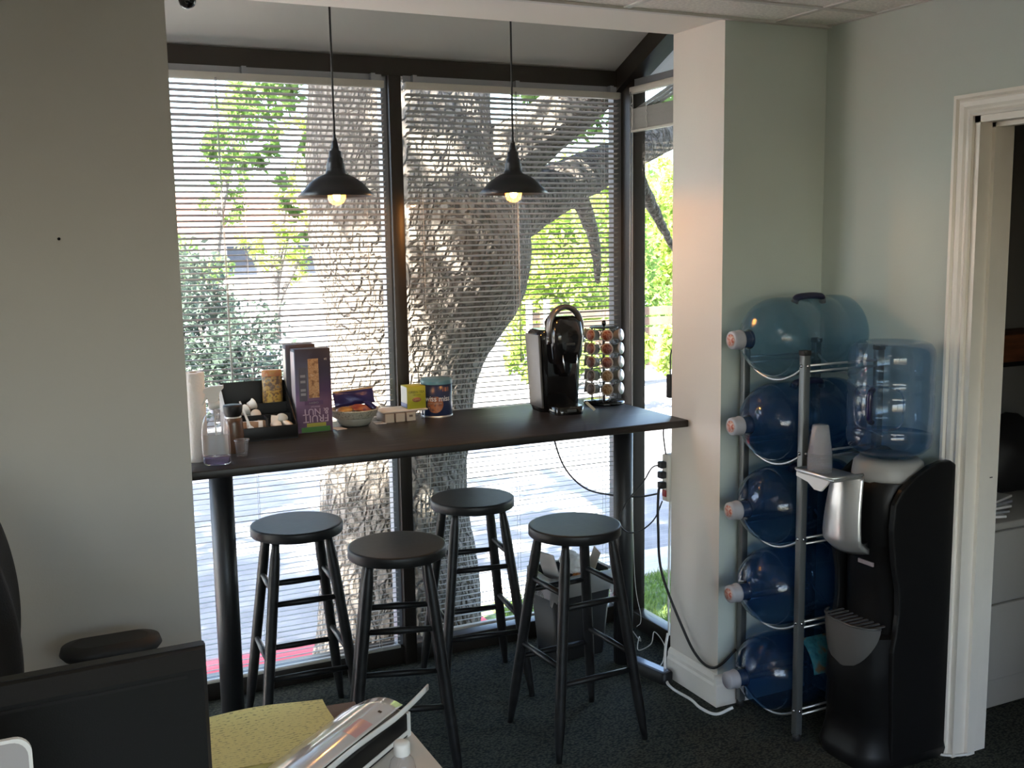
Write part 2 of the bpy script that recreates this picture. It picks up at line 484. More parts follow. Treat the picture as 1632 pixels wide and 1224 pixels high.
# header over the bay opening and the sloping bay ceiling
b = MB(); b.box(XB0, XB1, YP, YJ, CZ, 2.95)
struct(b.build('wall_header', K['soffit']))
SL = 0.437
def slope_z(y): return 2.398+SL*(3.965-y)
b = MB(); b.prism([(YJ, slope_z(YJ)), (4.0, slope_z(4.0)), (4.0, slope_z(4.0)+0.10), (YJ, slope_z(YJ)+0.10)], 0.24, 2.46, 'X')
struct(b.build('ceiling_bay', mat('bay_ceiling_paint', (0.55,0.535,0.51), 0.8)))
b = MB(); b.box(2.475, 7.0, 3.34, 5.0, 2.55, 2.68); struct(b.build('shade_eave', mat('eave_paint', (0.34,0.37,0.42), 0.8)))  # added eave, blocks the bright sky behind the side transom

# baseboards
def baseboard(name, pts):
    prof = [(0,0),(0.016,0),(0.016,0.075),(0.012,0.085),(0.012,0.098),(0.006,0.112),(0,0.118)]
    b = MB()
    for (x0,y0),(x1,y1),(nx,ny) in pts:
        vs = []
        for (x,y) in ((x0,y0),(x1,y1)):
            for (d,z) in prof: vs.append((x+nx*d, y+ny*d, z))
        n = len(prof)
        b.add(vs, [(i,(i+1)%n,n+(i+1)%n,n+i) for i in range(n)]+[tuple(range(n)),tuple(range(n,2*n))])
    return struct(b.build(name, K['trim']))
baseboard('baseboard_front', [((XB1,YP),(XB1,YJ),(-1,0)), ((XB1-0.016,YP),(XR2,YP),(0,-1))])
baseboard('baseboard_right', [((XR2,2.43),(XR2,YP-0.016),(-1,0))])
baseboard('baseboard_left', [((XL,YP),(XB0+0.016,YP),(0,-1)), ((XB0,YP),(XB0,YJ),(1,0))])

# doorway casing and jamb lining
d1 = struct(link('door_1', None, None, (XR2, DY1, 0)))
def casing_prof():  # offset from opening edge, projection from the wall
    return [(0,0),(0,0.012),(0.008,0.016),(0.016,0.011),(0.022,0.011),(0.03,0.016),(0.044,0.018),(0.05,0.014),(0.056,0.022),(0.066,0.022),(0.066,0)]
b = MB()
pr = casing_prof(); n = len(pr)
vs = []
for (d,h) in pr: vs.append((-h, d, 0))
for (d,h) in pr: vs.append((-h, d, DZ+d))
for (d,h) in pr: vs.append((-h, DY0-DY1-d, DZ+d))
for (d,h) in pr: vs.append((-h, DY0-DY1-d, 0))
fs = []
for k in range(3): fs += [(k*n+i, k*n+(i+1)%n, (k+1)*n+(i+1)%n, (k+1)*n+i) for i in range(n)]
b.add(vs, fs); b.build('door_casing', K['trim'], d1)
b = MB()
b.box(-0.002, 0.147, -0.02, 0.0, 0, DZ); b.box(-0.002, 0.147, DY0-DY1, DY0-DY1+0.02, 0, DZ); b.box(-0.002, 0.147, DY0-DY1, 0, DZ-0.02, DZ)
b.build('jamb', K['trim'], d1)
b = MB()
b.box(0.05, 0.085, -0.033, -0.02, 0, DZ-0.02); b.box(0.05, 0.085, DY0-DY1+0.02, DY0-DY1+0.033, 0, DZ-0.02); b.box(0.05, 0.085, DY0-DY1+0.02, -0.02, DZ-0.033, DZ-0.02)
b.build('door_stop', K['trim'], d1)
b = MB(); b.box(0.11, 0.122, -0.0215, -0.0205, 0.93, 0.933); b.build('jamb_scratch', K['satinblack'], d1)

# the dim room beyond the doorway
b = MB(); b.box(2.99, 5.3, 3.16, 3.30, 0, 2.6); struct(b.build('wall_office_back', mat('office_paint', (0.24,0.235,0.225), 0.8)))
b = MB(); b.box(5.2, 5.3, -0.6, 3.16, 0, 2.6); struct(b.build('wall_office_right', K['sage']))
b = MB(); b.box(2.85, 5.3, -0.7, -0.6, 0, 2.6); struct(b.build('wall_office_front', K['sage']))
b = MB(); b.box(2.85, 5.3, -0.7, 3.3, 2.5, 2.6); struct(b.build('ceiling_office', K['soffit']))

# ------------------------------------------------------------------ windows of the bay
WZ0, WZ1 = 0.075, 2.335
def window(name, loc): return struct(link(name, None, None, loc))
w1 = window('window_1', (0.27, YW, 0)); w2 = window('window_2', (1.42, YW, 0)); w3 = window('window_3', (2.43, YJ, 0)); w5 = window('window_5', (0.27, YJ, 0))
FX0, MX0, MX1, FX1 = 0.24, 1.37, 1.42, 2.415
def part_box(nm, x0,x1,y0,y1,z0,z1, m, par, bev=0.0):
    b = MB(); l = par.location
    b.box(x0-l.x, x1-l.x, y0-l.y, y1-l.y, z0-l.z, z1-l.z, 0, bev)
    return b.build(nm, m, par)
part_box('head_frame', FX0, MX0, YW-0.03, YW+0.06, WZ1, 2.402, K['bronze'], w1)
part_box('sill_frame', FX0, MX0, YW-0.03, YW+0.06, 0.0, WZ0, K['bronze'], w1, 0.004)
part_box('side_frame', FX0, 0.30, YW-0.03, YW+0.06, WZ0, WZ1, K['bronze'], w1)
part_box('mullion', MX0, MX1, YW-0.045, YW+0.06, 0, 2.3365, K['bronze'], w1, 0.003)
part_box('glazing_bead', MX0-0.022, MX0, YW-0.012, YW+0.03, WZ0, WZ1, K['alu'], w1)
part_box('pane', 0.30, MX0, YW+0.012, YW+0.018, WZ0, WZ1, K['pane'], w1)
part_box('head_frame', MX0, FX1, YW-0.03, YW+0.06, WZ1, 2.402, K['bronze'], w2)
part_box('sill_frame', MX1, FX1, YW-0.03, YW+0.06, 0.0, WZ0, K['bronze'], w2, 0.004)
part_box('corner_post', FX1, 2.475, 3.85, YW+0.06, 0.0, 2.402, K['bronze'], w2, 0.003)
part_box('glazing_bead', 2.378, FX1, YW-0.012, YW+0.03, WZ0, WZ1, K['alu'], w2)
part_box('pane', MX1, FX1, YW+0.012, YW+0.018, WZ0, WZ1, K['pane'], w2)
for w, xs in ((w3, 1), (w5, -1)):
    xc = 2.44 if xs > 0 else 0.255
    part_box('sill_frame', xc-0.035, xc+0.03, YJ-0.02, YW-0.02, 0.0, WZ0, K['bronze'], w, 0.004)
    part_box('head_bar', xc-0.02, xc+0.02, YJ-0.02, YW-0.02, 2.325, 2.36, K['alu'], w)
    part_box('jamb_frame', xc-0.03, xc+0.03, YJ-0.02, YJ+0.03, WZ0, slope_z(YJ), K['bronze'], w)
    part_box('pane', xc-0.003, xc+0.003, YJ+0.03, YW-0.02, WZ0, 2.325, K['pane'], w)
    b = MB()
    ya, yb = YJ, YW+0.005
    b.prism([(ya-YJ, slope_z(ya)-0.088), (yb-YJ, slope_z(yb)-0.088), (yb-YJ, slope_z(yb)-0.001), (ya-YJ, slope_z(ya)-0.001)], -0.045 if xs > 0 else -0.03, 0.045 if xs > 0 else 0.04, 'X')
    b.build('rafter_frame', K['bronze'], w)
    b = MB()
    b.prism([(0.03, 2.36), (YW-YJ-0.05, 2.36), (0.03, slope_z(YJ+0.03)-0.07)], 0.006 if xs > 0 else -0.014, 0.012 if xs > 0 else -0.008, 'X')
    b.build('transom_pane', K['pane'], w)

# ------------------------------------------------------------------ venetian blinds
def slat_mesh(length, wid=0.025, crown=0.0022, th=0.0005):
    b = MB(); n = 4
    top = [(wid*(i/n-0.5), crown*(1-(2*i/n-1)**2)) for i in range(n+1)]
    prof = top + [(y, z-th) for (y, z) in reversed(top)]
    k = len(prof)
    vs = [(-length/2, y, z) for y, z in prof]+[(length/2, y, z) for y, z in prof]
    b.add(vs, [(i,(i+1)%k,k+(i+1)%k,k+i) for i in range(k)]+[tuple(range(k)),tuple(range(k,2*k))], 0, False)
    return b.mesh('slat', K['slat'])
PITCH_S = 0.0205
def blind(x0, x1, zbot, label, wand_x):
    L = x1-x0; xc = (x0+x1)/2; yb = YW-0.062
    t = thing('window_blind', label, 'window blind', (xc, yb, 2.335), 0, 'venetian blinds across the front windows')
    b = MB(); b.box(-L/2, L/2, -0.014, 0.014, -0.052, -0.026, 0, 0.002); b.build('headrail', K['rail'], t)
    b = MB(); b.box(-L/2, L/2, 0.016, 0.022, -0.026, 0.0); b.build('mounting_strip', K['alu'], t)
    for s in (-0.46, 0.0, 0.46):
        b = MB(); b.box(s*L-0.008, s*L+0.008, -0.012, 0.020, -0.028, 0.0); b.build('bracket', K['alu'], t)
    me = slat_mesh(L-0.006)
    z = -0.07; i = 0
    ztop = 2.335
    while ztop+z > zbot+0.015:
        tilt = math.radians(16+rng.gauss(0, 2.2))
        sag = rng.gauss(0, 0.0007)
        o = link('slat', me, t, (rng.gauss(0,0.0008), 0, z+sag), (-tilt, rng.gauss(0, 0.0008), 0))
        z -= PITCH_S; i += 1
    b = MB(); b.box(-L/2+0.002, L/2-0.002, -0.012, 0.012, -0.005, 0.006, 0, 0.002)
    b.build('bottom_rail', K['rail'], t, (0, 0, zbot-ztop))
    for s in (-0.44, -0.02, 0.42):
        for dy in (-0.0135, 0.0135):
            b = MB(); b.cyl((s*L, dy, -0.05), (s*L, dy, zbot-ztop), 0.0007, n=5); b.build('ladder_cord', K['cord'], t)
    b = MB(); b.cyl((wand_x-xc, -0.022, -0.045), (wand_x-xc+0.004, -0.028, -1.12), 0.004, n=6); b.build('tilt_wand', K['wand'], t)
    return t
blind(0.305, 1.342, 0.092, 'cream mini blind lowered over the left front window pane', 0.72)
blind(1.428, 2.372, 0.122, 'cream mini blind lowered behind the coffee maker and pod carousel', 1.885)
# side blind pulled up into a stack
t = thing('window_blind', 'cream mini blind pulled up short on the narrow side window', 'window blind', (2.405, 3.62, 2.325))
b = MB(); b.box(-0.014, 0.014, -0.24, 0.225, -0.026, 0, 0, 0.002); b.build('headrail', K['rail'], t)
sm = slat_mesh(0.45)
for i in range(3):
    link('slat', sm, t, (0, -0.008, -0.042-0.016*i), (0, 0.25, PI/2))
b = MB()
for i in range(52):
    dx = rng.gauss(0, 0.0012); z = -0.088-0.0016*i
    b.box(-0.0125+dx, 0.0125+dx, -0.233, 0.217, z-0.0010, z)
stuff(b.build('slat_stack', K['slat'], t))
b = MB(); b.box(-0.012, 0.012, -0.235, 0.219, -0.182, -0.172, 0, 0.002); b.build('bottom_rail', K['rail'], t)
for y in (-0.14, 0.09, 0.2):
    b = MB()
    pts = [(-0.0155+rng.gauss(0,0.002), y+rng.gauss(0,0.005), -0.03-0.011*i) for i in range(14)]
    b.tube(pts, 0.0016, 5); b.build('ladder_cord', K['cord'], t)
b = MB(); b.cyl((-0.02, 0.205, -0.02), (-0.02, 0.21, -1.18), 0.003, n=6); b.build('tilt_wand', K['wand'], t)
b = MB(); b.tube(catmull([(-0.018,0.19,-0.02),(-0.018,0.195,-1.0),(-0.018,0.18,-2.0),(-0.02,0.12,-2.24),(-0.06,0.09,-2.27)]), 0.0011, 5); b.build('lift_cord', K['cord'], t)

# ------------------------------------------------------------------ outdoors
GZ = -0.6
def at(px, py, depth):
    """point seen at a pixel at a given depth along the view axis"""
    return Vector((0,0,CAM_H)) + (fw + rt*((px-816)/FPX) - up*((py-612)/FPX))*depth
asphalt = mat('asphalt', (0.21,0.205,0.21), 0.9, var=0.15, vscale=3, bump=0.3, bscale=120)
concrete = mat('concrete', (0.52,0.50,0.47), 0.85, var=0.1, vscale=4)
b = MB(); b.box(-60, 120, 5.75, 150, GZ-0.35, GZ-0.13); struct(b.build('road', asphalt))
soil = mat('soil', (0.09,0.07,0.05), 0.95, var=0.4, vscale=12, bump=0.6, bscale=40)
turf = mat('turf', (0.14,0.20,0.07), 0.95, var=0.4, vscale=15)
b = MB(); b.box(0.3, 2.5, 4.07, 5.42, GZ-0.4, GZ); struct(b.build('planting_bed', soil))
b = MB(); b.box(-25, 0.3, 3.36, 5.42, GZ-0.4, GZ); struct(b.build('bounce_slab', mat('bounce_concrete', (0.50,0.485,0.455), 0.85, var=0.08, vscale=3)))  # unseen pale ground, added to bounce sunlight into the bay
b = MB(); b.box(2.5, 40, 3.36, 5.92, GZ-0.4, GZ+0.01); struct(b.build('lawn', turf))
redpaint = mat('red_curb_paint', (0.55,0.05,0.07), 0.7, var=0.15, vscale=8)
b = MB(); b.box(-25, 2.5, 5.42, 5.80, GZ-0.4, GZ+0.03, 0, 0.015); struct(b.build('curb_red', redpaint))
b = MB(); b.box(2.5, 40, 5.92, 6.40, GZ-0.4, GZ+0.03, 0, 0.015); struct(b.build('curb', concrete))
b = MB(); b.box(-60, 120, 16.5, 16.8, GZ-0.4, GZ, 0, 0.015); struct(b.build('curb_far', concrete))
# grass blades on the strip by the side window
n = 14000
gx_ = nrg.uniform(2.6, 5.5, n); gy_ = nrg.uniform(4.1, 5.9, n); ga = nrg.uniform(0, 2*PI, n); gh = nrg.uniform(0.03, 0.075, n)
V = np.zeros((n,3,3)); dx, dy = np.cos(ga)*0.006, np.sin(ga)*0.006
V[:,0] = np.stack([gx_-dx, gy_-dy, np.full(n, GZ+0.005)], 1); V[:,1] = np.stack([gx_+dx, gy_+dy, np.full(n, GZ+0.005)], 1)
V[:,2] = np.stack([gx_+nrg.normal(0,0.02,n), gy_+nrg.normal(0,0.02,n), GZ+gh], 1)
def tri_mesh(name, V, m, k):
    me = bpy.data.meshes.new(name); c = len(V)
    me.vertices.add(c*k); me.vertices.foreach_set('co', V.reshape(-1).astype(np.float32))
    me.loops.add(c*k); me.loops.foreach_set('vertex_index', np.arange(c*k, dtype=np.int32))
    me.polygons.add(c); me.polygons.foreach_set('loop_start', np.arange(0, c*k, k, dtype=np.int32))
    me.materials.append(m); me.update(calc_edges=True)
    return me
gr = link('grass', tri_mesh('grass', V, leaf_mat('grass_blade', (0.16,0.26,0.06), (0.28,0.36,0.12), 0.3), 3))
stuff(tag(gr, 'short green lawn grass outside the narrow side window', 'grass'))

LEAFM = dict(
    oak = leaf_mat('oak_leaf', (0.10,0.16,0.045), (0.20,0.27,0.08)),
    lime = leaf_mat('lime_leaf', (0.22,0.34,0.06), (0.42,0.50,0.14), 0.5),
    mid = leaf_mat('mid_leaf', (0.13,0.24,0.06), (0.26,0.38,0.12)),
    grey = leaf_mat('grey_leaf', (0.055,0.08,0.062), (0.10,0.135,0.11), 0.25),
)
def leaves(name, blobs, n, size, m, parent, origin=(0,0,0)):
    """rhombic leaf blades scattered in ellipsoid blobs (centre, radii)"""
    vol = np.array([r[0]*r[1]*r[2] for _, r in blobs])**0.8; vol = vol/vol.sum()
    out = []
    for (c, r), f in zip(blobs, vol):
        k = max(20, int(n*f))
        # clumps inside each blob give gaps between tufts
        nc = max(4, k//45)
        cd = nrg.normal(size=(nc,3)); cd /= np.linalg.norm(cd,axis=1)[:,None]
        cc = cd*(nrg.uniform(0.25,1,nc)**0.45)[:,None]
        idx = nrg.integers(0, nc, k)
        p = cc[idx]*np.array(r) + nrg.normal(size=(k,3))*min(r)*0.16
        out.append(p+np.array(c))
    p = np.concatenate(out); k = len(p)
    a = nrg.normal(size=(k,3)); a /= np.linalg.norm(a,axis=1)[:,None]
    h = nrg.normal(size=(k,3)); q = np.cross(a,h); q /= np.linalg.norm(q,axis=1)[:,None]
    s = size*nrg.uniform(0.6,1.3,k)[:,None]
    V = np.stack([p-a*s*0.5, p+q*s*0.27, p+a*s*0.5, p-q*s*0.27], 1) - np.array(origin)
    return stuff(link(name, tri_mesh(name, V, m, 4), parent))

from mathutils import noise as mnoise
BARK = bark_mat()
def bark_tube(mb, pts, rads, n, amp, freq):
    pts = [Vector(p) for p in pts]; k = len(pts)
    nrm = Vector((1,0,0)); vs = []
    for i in range(k):
        t = (pts[min(i+1,k-1)]-pts[max(i-1,0)]).normalized()
        nrm = (nrm-t*nrm.dot(t)).normalized(); bt = t.cross(nrm)
        for j in range(n):
            a = 2*PI*j/n
            d = nrm*math.cos(a)+bt*math.sin(a)
            p = pts[i]+d*rads[i]
            q = Vector((p.x*freq, p.y*freq, p.z*freq*0.5))
            q += mnoise.noise_vector(q*0.5)*0.9
            vd = mnoise.voronoi(q)[0]
            e = min(1.0, (vd[1]-vd[0])*2.2)
            lump = mnoise.noise(p*2.1)*0.05*rads[i]/0.4
            vs.append(p+d*(amp*(e-0.6)+lump))
    fs = [(i*n+j, i*n+(j+1)%n, (i+1)*n+(j+1)%n, (i+1)*n+j) for i in range(k-1) for j in range(n)]
    mb.add(vs, fs, 0, False)
def resample(cs, rs, step):
    out_p, out_r = [], []
    P = catmull(cs, 10); m = len(cs)-1
    R = [rs[min(int(i/10), m-1)] + (rs[min(int(i/10)+1, m)]-rs[min(int(i/10), m-1)])*((i%10)/10 if i < 10*m else 1) for i in range(len(P))]
    out_p.append(P[0]); out_r.append(R[0]); acc = 0
    for i in range(1, len(P)):
        seg = (P[i]-P[i-1]).length; acc += seg
        if acc >= step or i == len(P)-1:
            m_ = max(1, int(acc/step)); a, ra = out_p[-1], out_r[-1]
            for q in range(1, m_+1):
                out_p.append(a.lerp(P[i], q/m_)); out_r.append(ra+(R[i]-ra)*q/m_)
            acc = 0
    return out_p, out_r

# the big oak right outside: outline read row by row at its distance from the glass
TD = 5.3
rows = [(1135,470,800),(1080,488,790),(1000,497,775),(900,500,757),(800,508,748),(720,512,745),(650,515,757),(600,518,768),(550,515,785),(500,508,805),(450,497,830),(400,490,846),(360,488,848),(320,490,835),(270,492,812),(200,490,796),(120,487,790),(30,480,795),(-120,470,800),(-330,455,800)]
cs = [at((l+r)/2, y, TD) for y, l, r in rows]; rs = [(r-l)/2*TD/FPX*0.97 for y, l, r in rows]
cs = [Vector((c.x, c.y, c.z)) for c in cs]
base = Vector((cs[0].x, cs[0].y, GZ))
oak = thing('oak_tree', 'massive grey oak with rough bark just outside the front windows', 'tree', base)
b = MB()
P_, R_ = resample([cs[0]-Vector((0,0,0.35))]+cs, [rs[0]*1.15]+rs, 0.024)
bark_tube(b, [p-base for p in P_], R_, 190, 0.0065, 25)
limbs = [
    ([(770,340,5.35),(850,318,5.5),(920,285,5.75),(1000,245,6.1),(1075,205,6.5),(1180,150,7.0),(1300,60,7.6)], [0.26,0.15,0.115,0.105,0.10,0.09,0.06]),
    ([(750,300,5.3),(840,225,5.2),(910,170,5.1),(1000,90,5.0),(1120,-40,4.9)], [0.22,0.15,0.13,0.11,0.08]),
    ([(900,290,5.7),(930,330,6.0),(950,400,6.4),(952,450,6.6)], [0.06,0.05,0.035,0.014]),
    ([(1000,250,6.1),(1045,340,6.8),(1075,400,7.4)], [0.05,0.035,0.018]),
    ([(560,60,5.3),(460,-20,5.6),(330,-120,6.2),(150,-240,7)], [0.2,0.15,0.11,0.07]),
]
for pts, rr in limbs:
    p_, r_ = resample([at(*p) for p in pts], rr, 0.05)
    bark_tube(b, [p-base for p in p_], r_, 56, 0.008, 26)
b.build('trunk', BARK, oak)
blobs = []
for i in range(64):
    a = rng.uniform(0, 2*PI); q = math.sqrt(rng.random())
    c = (-1.9+7.4*q*math.cos(a), 4.0+5.4*q*math.sin(a), rng.uniform(5.2, 8.2))
    blobs.append((c, (rng.uniform(0.8,1.5), rng.uniform(0.8,1.5), rng.uniform(0.35,0.8))))
leaves('crown', blobs, 125000, 0.15, LEAFM['oak'], oak, base)
hang = [(at(410,165,7.5),(0.28,0.28,0.30)),(at(375,235,8.2),(0.20,0.2,0.36)),(at(470,185,6.4),(0.16,0.16,0.28)),(at(440,260,7),(0.16,0.16,0.2)),
        (at(960,180,6.6),(0.25,0.25,0.25)),(at(900,160,6.8),(0.3,0.3,0.2)),(at(1045,170,7.5),(0.25,0.25,0.2)),(at(480,330,6.2),(0.10,0.1,0.2))]
leaves('hanging_foliage', [(tuple(c), r) for c, r in hang], 2600, 0.075, LEAFM['mid'], oak, base)

def tree(name, label, px, py_base, depth, crowns, n, leaf, m, trunk_r=0.09, group=None, lean=(0,0)):
    """crowns: (px, py, depth, (rx, ry, rz))"""
    bs = at(px, py_base, depth); bs.z = GZ-0.1
    t = thing(name, label, 'tree' if 'tree' in name else 'shrub', bs, 0, group)
    ctr = [at(*c[:3]) for c in crowns]
    leaves('foliage', [(tuple(c), cr[3]) for c, cr in zip(ctr, crowns)], n, leaf, LEAFM[m], t, bs)
    b = MB()
    for c in ctr[:4]:
        mid = bs.lerp(c, 0.45); mid.x = bs.x*0.7+mid.x*0.3; mid.y = bs.y*0.7+mid.y*0.3
        b.tube([p-bs for p in catmull([bs, mid, c], 5)], [trunk_r*(1-0.07*i) for i in range(11)], 8)
    b.build('stem', BARK, t)
    return t
GB = 'trees and shrubs across the road'
tree('leafy_shrub', 'large grey green bush standing left across the road', 345, 640, 14.5,
     [(330,540,14.5,(1.1,1.0,0.75)),(300,470,14.8,(0.7,0.8,0.6)),(390,560,14.2,(0.7,0.7,0.55)),(260,500,15,(0.9,0.9,0.9)),(345,600,14.2,(1.1,0.8,0.5))], 9500, 0.10, 'grey', 0.05, GB)
tree('roadside_tree', 'slim dark tree against the bright sky above the grey bush', 345, 560, 22,
     [(365,250,22,(0.45,0.5,1.1)),(385,170,22,(0.6,0.6,0.5)),(350,325,22,(0.55,0.6,0.4)),(300,425,21,(0.9,0.9,0.5))], 3000, 0.125, 'mid', 0.14, GB)
tree('roadside_tree', 'sparse yellow green tree beside the left edge of the oak trunk', 440, 520, 26,
     [(465,350,26,(0.5,0.5,1.0)),(475,240,26,(0.4,0.5,0.9)),(430,400,26,(0.8,0.8,0.45)),(480,410,26,(0.4,0.5,0.6))], 2300, 0.13, 'lime', 0.12, GB)
tree('roadside_tree', 'bright lime tree seen right of the oak trunk', 880, 560, 19,
     [(880,420,19,(1.1,1.1,1.0)),(910,330,19,(1.1,1.1,0.7)),(850,470,18.8,(0.8,0.8,0.8)),(930,450,19,(1.0,1.0,0.9)),(880,520,18.6,(1.3,1,0.5))], 10500, 0.135, 'lime', 0.13, GB)
tree('roadside_tree', 'green tree behind the pod carousel by the corner post', 970, 560, 24.5,
     [(965,300,24.5,(1.0,0.9,1.0)),(985,400,24.5,(1.1,0.9,1.1)),(950,480,24.3,(1.0,0.9,0.8)),(1000,500,24.3,(1.2,0.9,0.7))], 8500, 0.15, 'mid', 0.13, GB)
tree('roadside_tree', 'light green tree seen through the narrow side window', 1050, 540, 30,
     [(1050,300,30,(1.7,1.2,0.7)),(1060,390,30,(1.7,1.2,1.1)),(1040,470,29.6,(1.7,1.2,1.1)),(1110,420,30,(2,1.3,1.6))], 8500, 0.19, 'lime', 0.13, GB)
tree('roadside_tree', 'distant hazy green tree at the far right of the street', 1200, 520, 40,
     [(1150,380,40,(4,3,2.5)),(1000,400,42,(3.5,3,2.2)),(880,360,44,(3,3,2.0)),(1080,330,42,(3,3,2))], 6000, 0.4, 'mid', 0.2, GB)
tree('roadside_tree', 'distant green tree line left of the oak', 420, 470, 60,
     [(300,392,60,(4,3,1.0)),(420,396,62,(4,3,0.9)),(520,390,62,(4,3,1.2)),(180,380,60,(5,3,2))], 2600, 0.5, 'mid', 0.2, GB)

tree('leafy_shrub', 'low bright hedge along the foot of the fence', 900, 600, 14.6,
     [(880,570,14.6,(0.7,0.3,0.30)),(940,580,14.6,(0.6,0.3,0.22)),(850,575,14.6,(0.45,0.3,0.25)),(1040,560,14.9,(0.8,0.3,0.30))], 2600, 0.13, 'lime', 0.03, GB)
# board fence with white posts across the road on the right
fwood = mat('fence_wood', (0.15,0.10,0.07), 0.9, var=0.25, vscale=4)
fp = at(930, 590, 16.8); fp.z = GZ
fence = thing('board_fence', 'low brown board fence with white posts across the road', 'fence', (fp.x+0.05, fp.y, GZ-0.1))
bmesh_board = MB(); bmesh_board.box(-0.98, 0.98, -0.012, 0.012, 0, 0.13); bd = bmesh_board.mesh('board', fwood)
pmesh = MB(); pmesh.box(-0.04, 0.04, -0.04, 0.04, 0, 1.45, 0, 0.01); pm = pmesh.mesh('post', mat('post_white', (0.8,0.8,0.78), 0.6))
for i in range(0, 7):
    for k in range(6):
        link('board', bd, fence, (i*2.0, 0.05, 0.30+0.165*k))
    link('post', pm, fence, (i*2.0-1.0, 0, 0))
link('post', pm, fence, (-0.70, 0, 0))
# a low house far left
hp = at(420, 470, 48); hz = GZ-0.1
house = thing('house', 'pale low house with a brick roof far behind the trees', 'building', (hp.x, hp.y, hz))
b = MB(); b.box(-7, 7, -3, 3, 0, 2.9); b.build('wall', mat('house_wall', (0.62,0.55,0.48), 0.9), house)
b = MB(); b.prism([(-3.6,2.8),(3.6,2.8),(0,4.6)], -7.4, 7.4, 'X'); b.build('roof', mat('house_roof', (0.42,0.20,0.15), 0.9, var=0.2), house)
for x in (-4.5, -1.5, 1.5, 4.5):
    b = MB(); b.box(x-0.6, x+0.6, -3.04, -2.98, 1.0, 2.2); b.build('window', mat('far_glass', (0.05,0.06,0.08), 0.1), house)

# ------------------------------------------------------------------ bar table
TZ = 1.04
tb = thing('bar_table', 'long dark stained bar height table spanning the window bay', 'table', (1.355, 3.53, 0))
b = MB(); b.box(-0.905, 0.90, -0.32, 0.335, TZ-0.027, TZ, 0, 0.004); b.build('tabletop', K['table'], tb)
for x in (-0.75, 0.812):
    b = MB(); b.cyl((x,0,0.0), (x,0,TZ-0.033), 0.039, n=28); b.build('leg', K['blackmetal'], tb)
    b = MB(); b.cyl((x,0,TZ-0.033), (x,0,TZ-0.027), 0.09, n=28); b.build('flange', K['blackmetal'], tb)

# ------------------------------------------------------------------ stools
def make_stool():
    t = link('bar_stool', None)
    h, R = 0.747, 0.159
    b = MB(); b.lathe([(0.0,h-0.034),(R-0.006,h-0.034),(R-0.002,h-0.0335),(R,h-0.031),(R,h-0.005),(R-0.0015,h-0.0015),(R-0.005,h),(R-0.009,h),(0.0,h-0.001)], 56)
    b.build('seat', K['stool'], t)
    def legpt(sx, sy, z):
        k = 0.090+(0.172-0.090)*(0.713-z)/0.713
        return (sx*k, sy*k, z)
    zz = [0.713,0.69,0.655,0.60,0.45,0.25,0.13,0.09,0.04,0.0]
    rr = [0.0125,0.0135,0.0170,0.0185,0.0185,0.0185,0.0180,0.0165,0.0130,0.0105]
    for sx in (-1,1):
        for sy in (-1,1):
            b = MB(); b.tube([legpt(sx,sy,z) for z in zz], rr, 14); b.build('leg', K['stool'], t)
    for zf, zb in ((0.545,0.500),(0.305,0.250)):
        for s in (-1,1):
            b = MB(); b.tube([legpt(-1,s,zb), tuple((a+c)/2 for a,c in zip(legpt(-1,s,zb),legpt(1,s,zb))), legpt(1,s,zb)], [0.009,0.0115,0.009], 10); b.build('rung', K['stool'], t)
            b = MB(); b.tube([legpt(s,-1,zf), tuple((a+c)/2 for a,c in zip(legpt(s,-1,zf),legpt(s,1,zf))), legpt(s,1,zf)], [0.009,0.0115,0.009], 10); b.build('rung', K['stool'], t)
    return t
st = make_stool()
SG = 'black wooden bar stools at the window table'
for i, (x, y, rz, lab) in enumerate([
    (0.862, 3.570, -0.05, 'black round wooden bar stool nearest the left table leg'),
    (1.083, 3.150, -0.30, 'black round wooden bar stool front left of centre, overlapping the window mullion'),
    (1.545, 3.605, -0.14, 'black round wooden bar stool under the table in front of the right blind'),
    (1.702, 3.088, 0.04, 'black round wooden bar stool in front of the wastebasket, nearest the water bottles')]):
    o = st if i == 0 else copy_tree(st)
    o.location = (x, y, 0); o.rotation_euler = (0, 0, rz); tag(o, lab, 'stool', SG)

